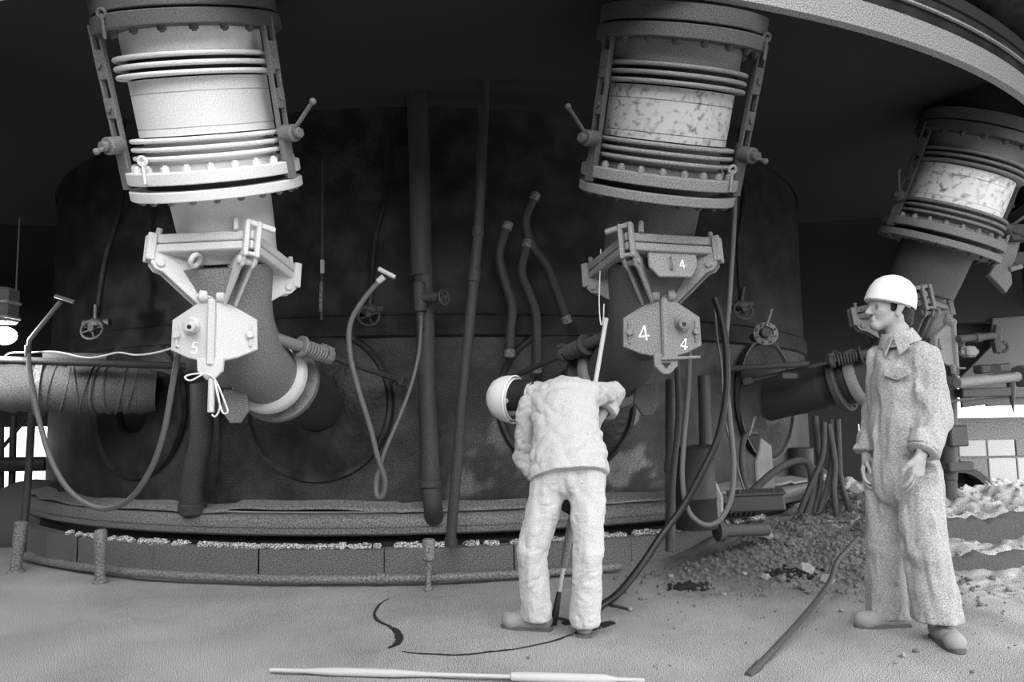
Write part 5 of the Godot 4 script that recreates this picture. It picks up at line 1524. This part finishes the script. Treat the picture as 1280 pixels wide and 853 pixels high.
func make_bending_man() -> void:
	var base := on_level(694, 793, 0.0)
	var man := thing("person", "man bent forward seen from behind, in pale jacket and trousers, gripping a bar", "person", base)
	var J := func(x: float, y: float, z: float) -> Vector3: return at(x, y, z) - base
	var hiL: Vector3 = J.call(690, 588, 3.88)
	var hiR: Vector3 = J.call(733, 586, 3.85)
	var knL: Vector3 = J.call(665, 690, 3.93)
	var anL: Vector3 = J.call(671, 768, 4.0)
	var knR: Vector3 = J.call(736, 690, 3.83)
	var anR: Vector3 = J.call(731, 776, 3.88)
	var pel := (hiL + hiR) * 0.5
	var shL: Vector3 = J.call(662, 510, 4.18)
	var shR: Vector3 = J.call(735, 493, 4.14)
	var chest: Vector3 = J.call(706, 514, 4.08)
	var nb: Vector3 = J.call(671, 494, 4.22)
	var elL: Vector3 = J.call(655, 574, 4.24)
	var wrL: Vector3 = J.call(700, 628, 4.16)
	var elR: Vector3 = J.call(767, 492, 4.42)
	var wrR: Vector3 = J.call(745, 530, 4.32)
	var lat := (shR - shL).normalized()
	var spine := (chest - pel).normalized()
	var back := spine.cross(lat).normalized()
	if back.z < 0: back = -back
	var mb := MB.new()
	var B := Field.new(pel - Vector3(0.5, 0.92, 0.8), pel + Vector3(0.5, 0.65, 0.3), 0.014)
	B.bone(pel, chest, 0.12, 0.135, 0.05, back, 0.7)
	B.bone(shL, shR, 0.05, 0.05, 0.05)
	B.bone(chest, nb, 0.09, 0.055, 0.05)
	B.bone(shL, elL, 0.045, 0.038, 0.03); B.bone(elL, wrL, 0.038, 0.027, 0.02)
	B.bone(shR, elR, 0.045, 0.038, 0.03); B.bone(elR, wrR, 0.04, 0.029, 0.02)
	B.bone(hiL, knL, 0.075, 0.052, 0.04); B.bone(knL, anL, 0.05, 0.036, 0.02)
	B.bone(hiR, knR, 0.075, 0.052, 0.04); B.bone(knR, anR, 0.05, 0.036, 0.02)
	B.to(mb)
	var hc: Vector3 = J.call(647, 500, 4.32)
	var hu := Vector3(-0.78, 0.10, -0.50).normalized()
	var hf := Vector3(-0.25, -0.85, -0.45)
	hf = (hf - hu * hf.dot(hu)).normalized()
	head(mb, hc, hf, hu, nb)
	var barB: Vector3 = J.call(692, 781, 4.08)
	var barT: Vector3 = J.call(758, 398, 4.32)
	var bd := (barT - barB).normalized()
	var gripR := barB.lerp(barT, 0.62)
	hand(mb, wrR, gripR - wrR + Vector3(0, 0, -0.02), Vector3(-0.5, -0.3, 0.8), 1.0, 1.25)
	var body := obj("body", mb, M.skin, man)
	var hr := hf.cross(hu)
	for s in [-1.0, 1.0]: obj("eye", MB.new().ball(hc + hf * 0.074 + hr * s * 0.033, Vector3.ONE * 0.0125, 12), M.eye_white, body)
	var H := Field.new(hc - Vector3.ONE * 0.16, hc + Vector3.ONE * 0.16, 0.005)
	H.bone(hc + hu * 0.03 - hf * 0.02, hc - hu * 0.085 - hf * 0.03, 0.099, 0.092, 0.03)
	var hn := FastNoiseLite.new()
	hn.frequency = 1.0
	H.crease(hn, 0.006, Vector3.ONE * 90.0)
	var hm := MB.new()
	H.to(hm)
	obj("hair", hm, M.hair, man)
	helmet(man, hc + hu * 0.045, hf, hu, 1.0)
	# trousers
	var T := Field.new(pel - Vector3(0.4, 0.92, 0.4), pel + Vector3(0.4, 0.25, 0.4), 0.0105)
	T.bone(pel + Vector3(0, 0.0, -0.02), pel + Vector3(0, 0.0, 0), 0.13, 0.15, 0.04, Vector3.BACK, 0.75)
	T.bone(hiL + Vector3(0.0, -0.02, 0), knL, 0.105, 0.08, 0.02); T.bone(knL, anL + Vector3(0, 0.01, 0), 0.078, 0.086, 0.02)
	T.bone(hiR + Vector3(0.0, -0.02, 0), knR, 0.105, 0.078, 0.02); T.bone(knR, anR + Vector3(0, 0.01, 0), 0.076, 0.082, 0.02)
	var fold := FastNoiseLite.new()
	fold.frequency = 1.0
	fold.fractal_octaves = 2
	fold.fractal_type = FastNoiseLite.FRACTAL_RIDGED
	fold.seed = 12
	T.crease(fold, 0.009, Vector3(9, 3.5, 9))
	fold.seed = 30
	T.crease(fold, 0.004, Vector3(12, 20, 12))
	T.cut(anL + Vector3(0, -0.03, 0), Vector3.DOWN, 0.2)
	T.cut(anR + Vector3(0, -0.03, 0), Vector3.DOWN, 0.2)
	var tm := MB.new()
	T.to(tm)
	obj("trousers", tm, M.trousers, man)
	# jacket
	var G := Field.new(pel - Vector3(0.45, 0.2, 0.85), pel + Vector3(0.5, 0.62, 0.35), 0.0095)
	var hem := pel + spine * 0.0
	G.bone(chest + spine * 0.01, hem - spine * 0.05, 0.175, 0.21, 0.06, back, 0.68)
	G.bone(chest + spine * 0.06, chest, 0.16, 0.17, 0.05, back, 0.75)
	G.bone(shL + lat * 0.02, shR - lat * 0.02, 0.074, 0.074, 0.06)
	G.bone(chest, nb, 0.12, 0.075, 0.05)
	G.bone(shL, elL, 0.075, 0.064, 0.012)
	G.bone(elL, elL.lerp(wrL, 0.7), 0.062, 0.058, 0.012)
	G.bone(shR, elR, 0.078, 0.07, 0.03)
	G.bone(elR, elR.lerp(wrR, 0.5), 0.068, 0.066, 0.02)
	fold.seed = 20
	G.crease(fold, 0.012, Vector3(7, 9, 7))
	G.cut(hem - spine * 0.045 + Vector3(0, 0.0, 0.0), (-spine + lat * 0.0 + Vector3(0.03, -0.5, 0.0)).normalized(), 0.34)
	G.cut(elL.lerp(wrL, 0.8), (wrL - elL).normalized(), 0.1)
	G.cut(elR.lerp(wrR, 0.55), (wrR - elR).normalized(), 0.1)
	var gm := MB.new()
	G.to(gm)
	var jk := obj("jacket", gm, M.jacket, man)
	obj("cuff", MB.new().lathe([Vector2(0.045, 0.02), Vector2(0.072, 0.018), Vector2(0.08, 0.01), Vector2(0.08, -0.035), Vector2(0.07, -0.045)], tf((wrR - elR).normalized(), elR.lerp(wrR, 0.52)), 28), M.jacket, jk)
	obj("collar", MB.new().torus(tf((hc - nb).normalized() + Vector3(0, 0.1, 0), nb.lerp(hc, 0.15)), 0.068, 0.014, 32, 8), M.jacket, jk)
	# gloved hand on the bar
	var gl := MB.new()
	var gripL := barB.lerp(barT, 0.385)
	hand(gl, wrL, gripL - wrL + Vector3(0.0, -0.05, 0.03), Vector3(0.2, 0.1, 1.0), -1.0, 1.2)
	obj("glove", gl, M.dark_glove, man)
	shoe(man, J.call(690, 790, 3.99) * Vector3(1, 0, 1), Vector3(-0.97, 0, -0.25).normalized(), 0.27)
	shoe(man, J.call(731, 800, 3.84) * Vector3(1, 0, 1), Vector3(0.05, 0, -1).normalized(), 0.27)
	# the bar he holds: a thing of its own
	var t := thing("digging_bar", "pale straight bar held upright by the bent worker between his boots", "bar", base + barB)
	var L := (barT - barB).length()
	var f := tf(bd, Vector3.ZERO)
	obj("shaft", MB.new().lathe([Vector2(0, 0), Vector2(0.011, 0.0), Vector2(0.011, L * 0.16), Vector2(0.013, L * 0.17), Vector2(0.0135, L), Vector2(0, L)], f, 14), M.pale_bar, t)
	obj("grip", MB.new().lathe([Vector2(0.013, L * 0.17), Vector2(0.02, L * 0.18), Vector2(0.022, L * 0.24), Vector2(0.02, L * 0.36), Vector2(0.013, L * 0.38)], f, 16), M.grey_casting, t)
	obj("tip", MB.new().lathe([Vector2(0, -0.01), Vector2(0.016, 0.0), Vector2(0.02, 0.05), Vector2(0.014, 0.16), Vector2(0.011, 0.17)], f, 14), M.black_steel, t)
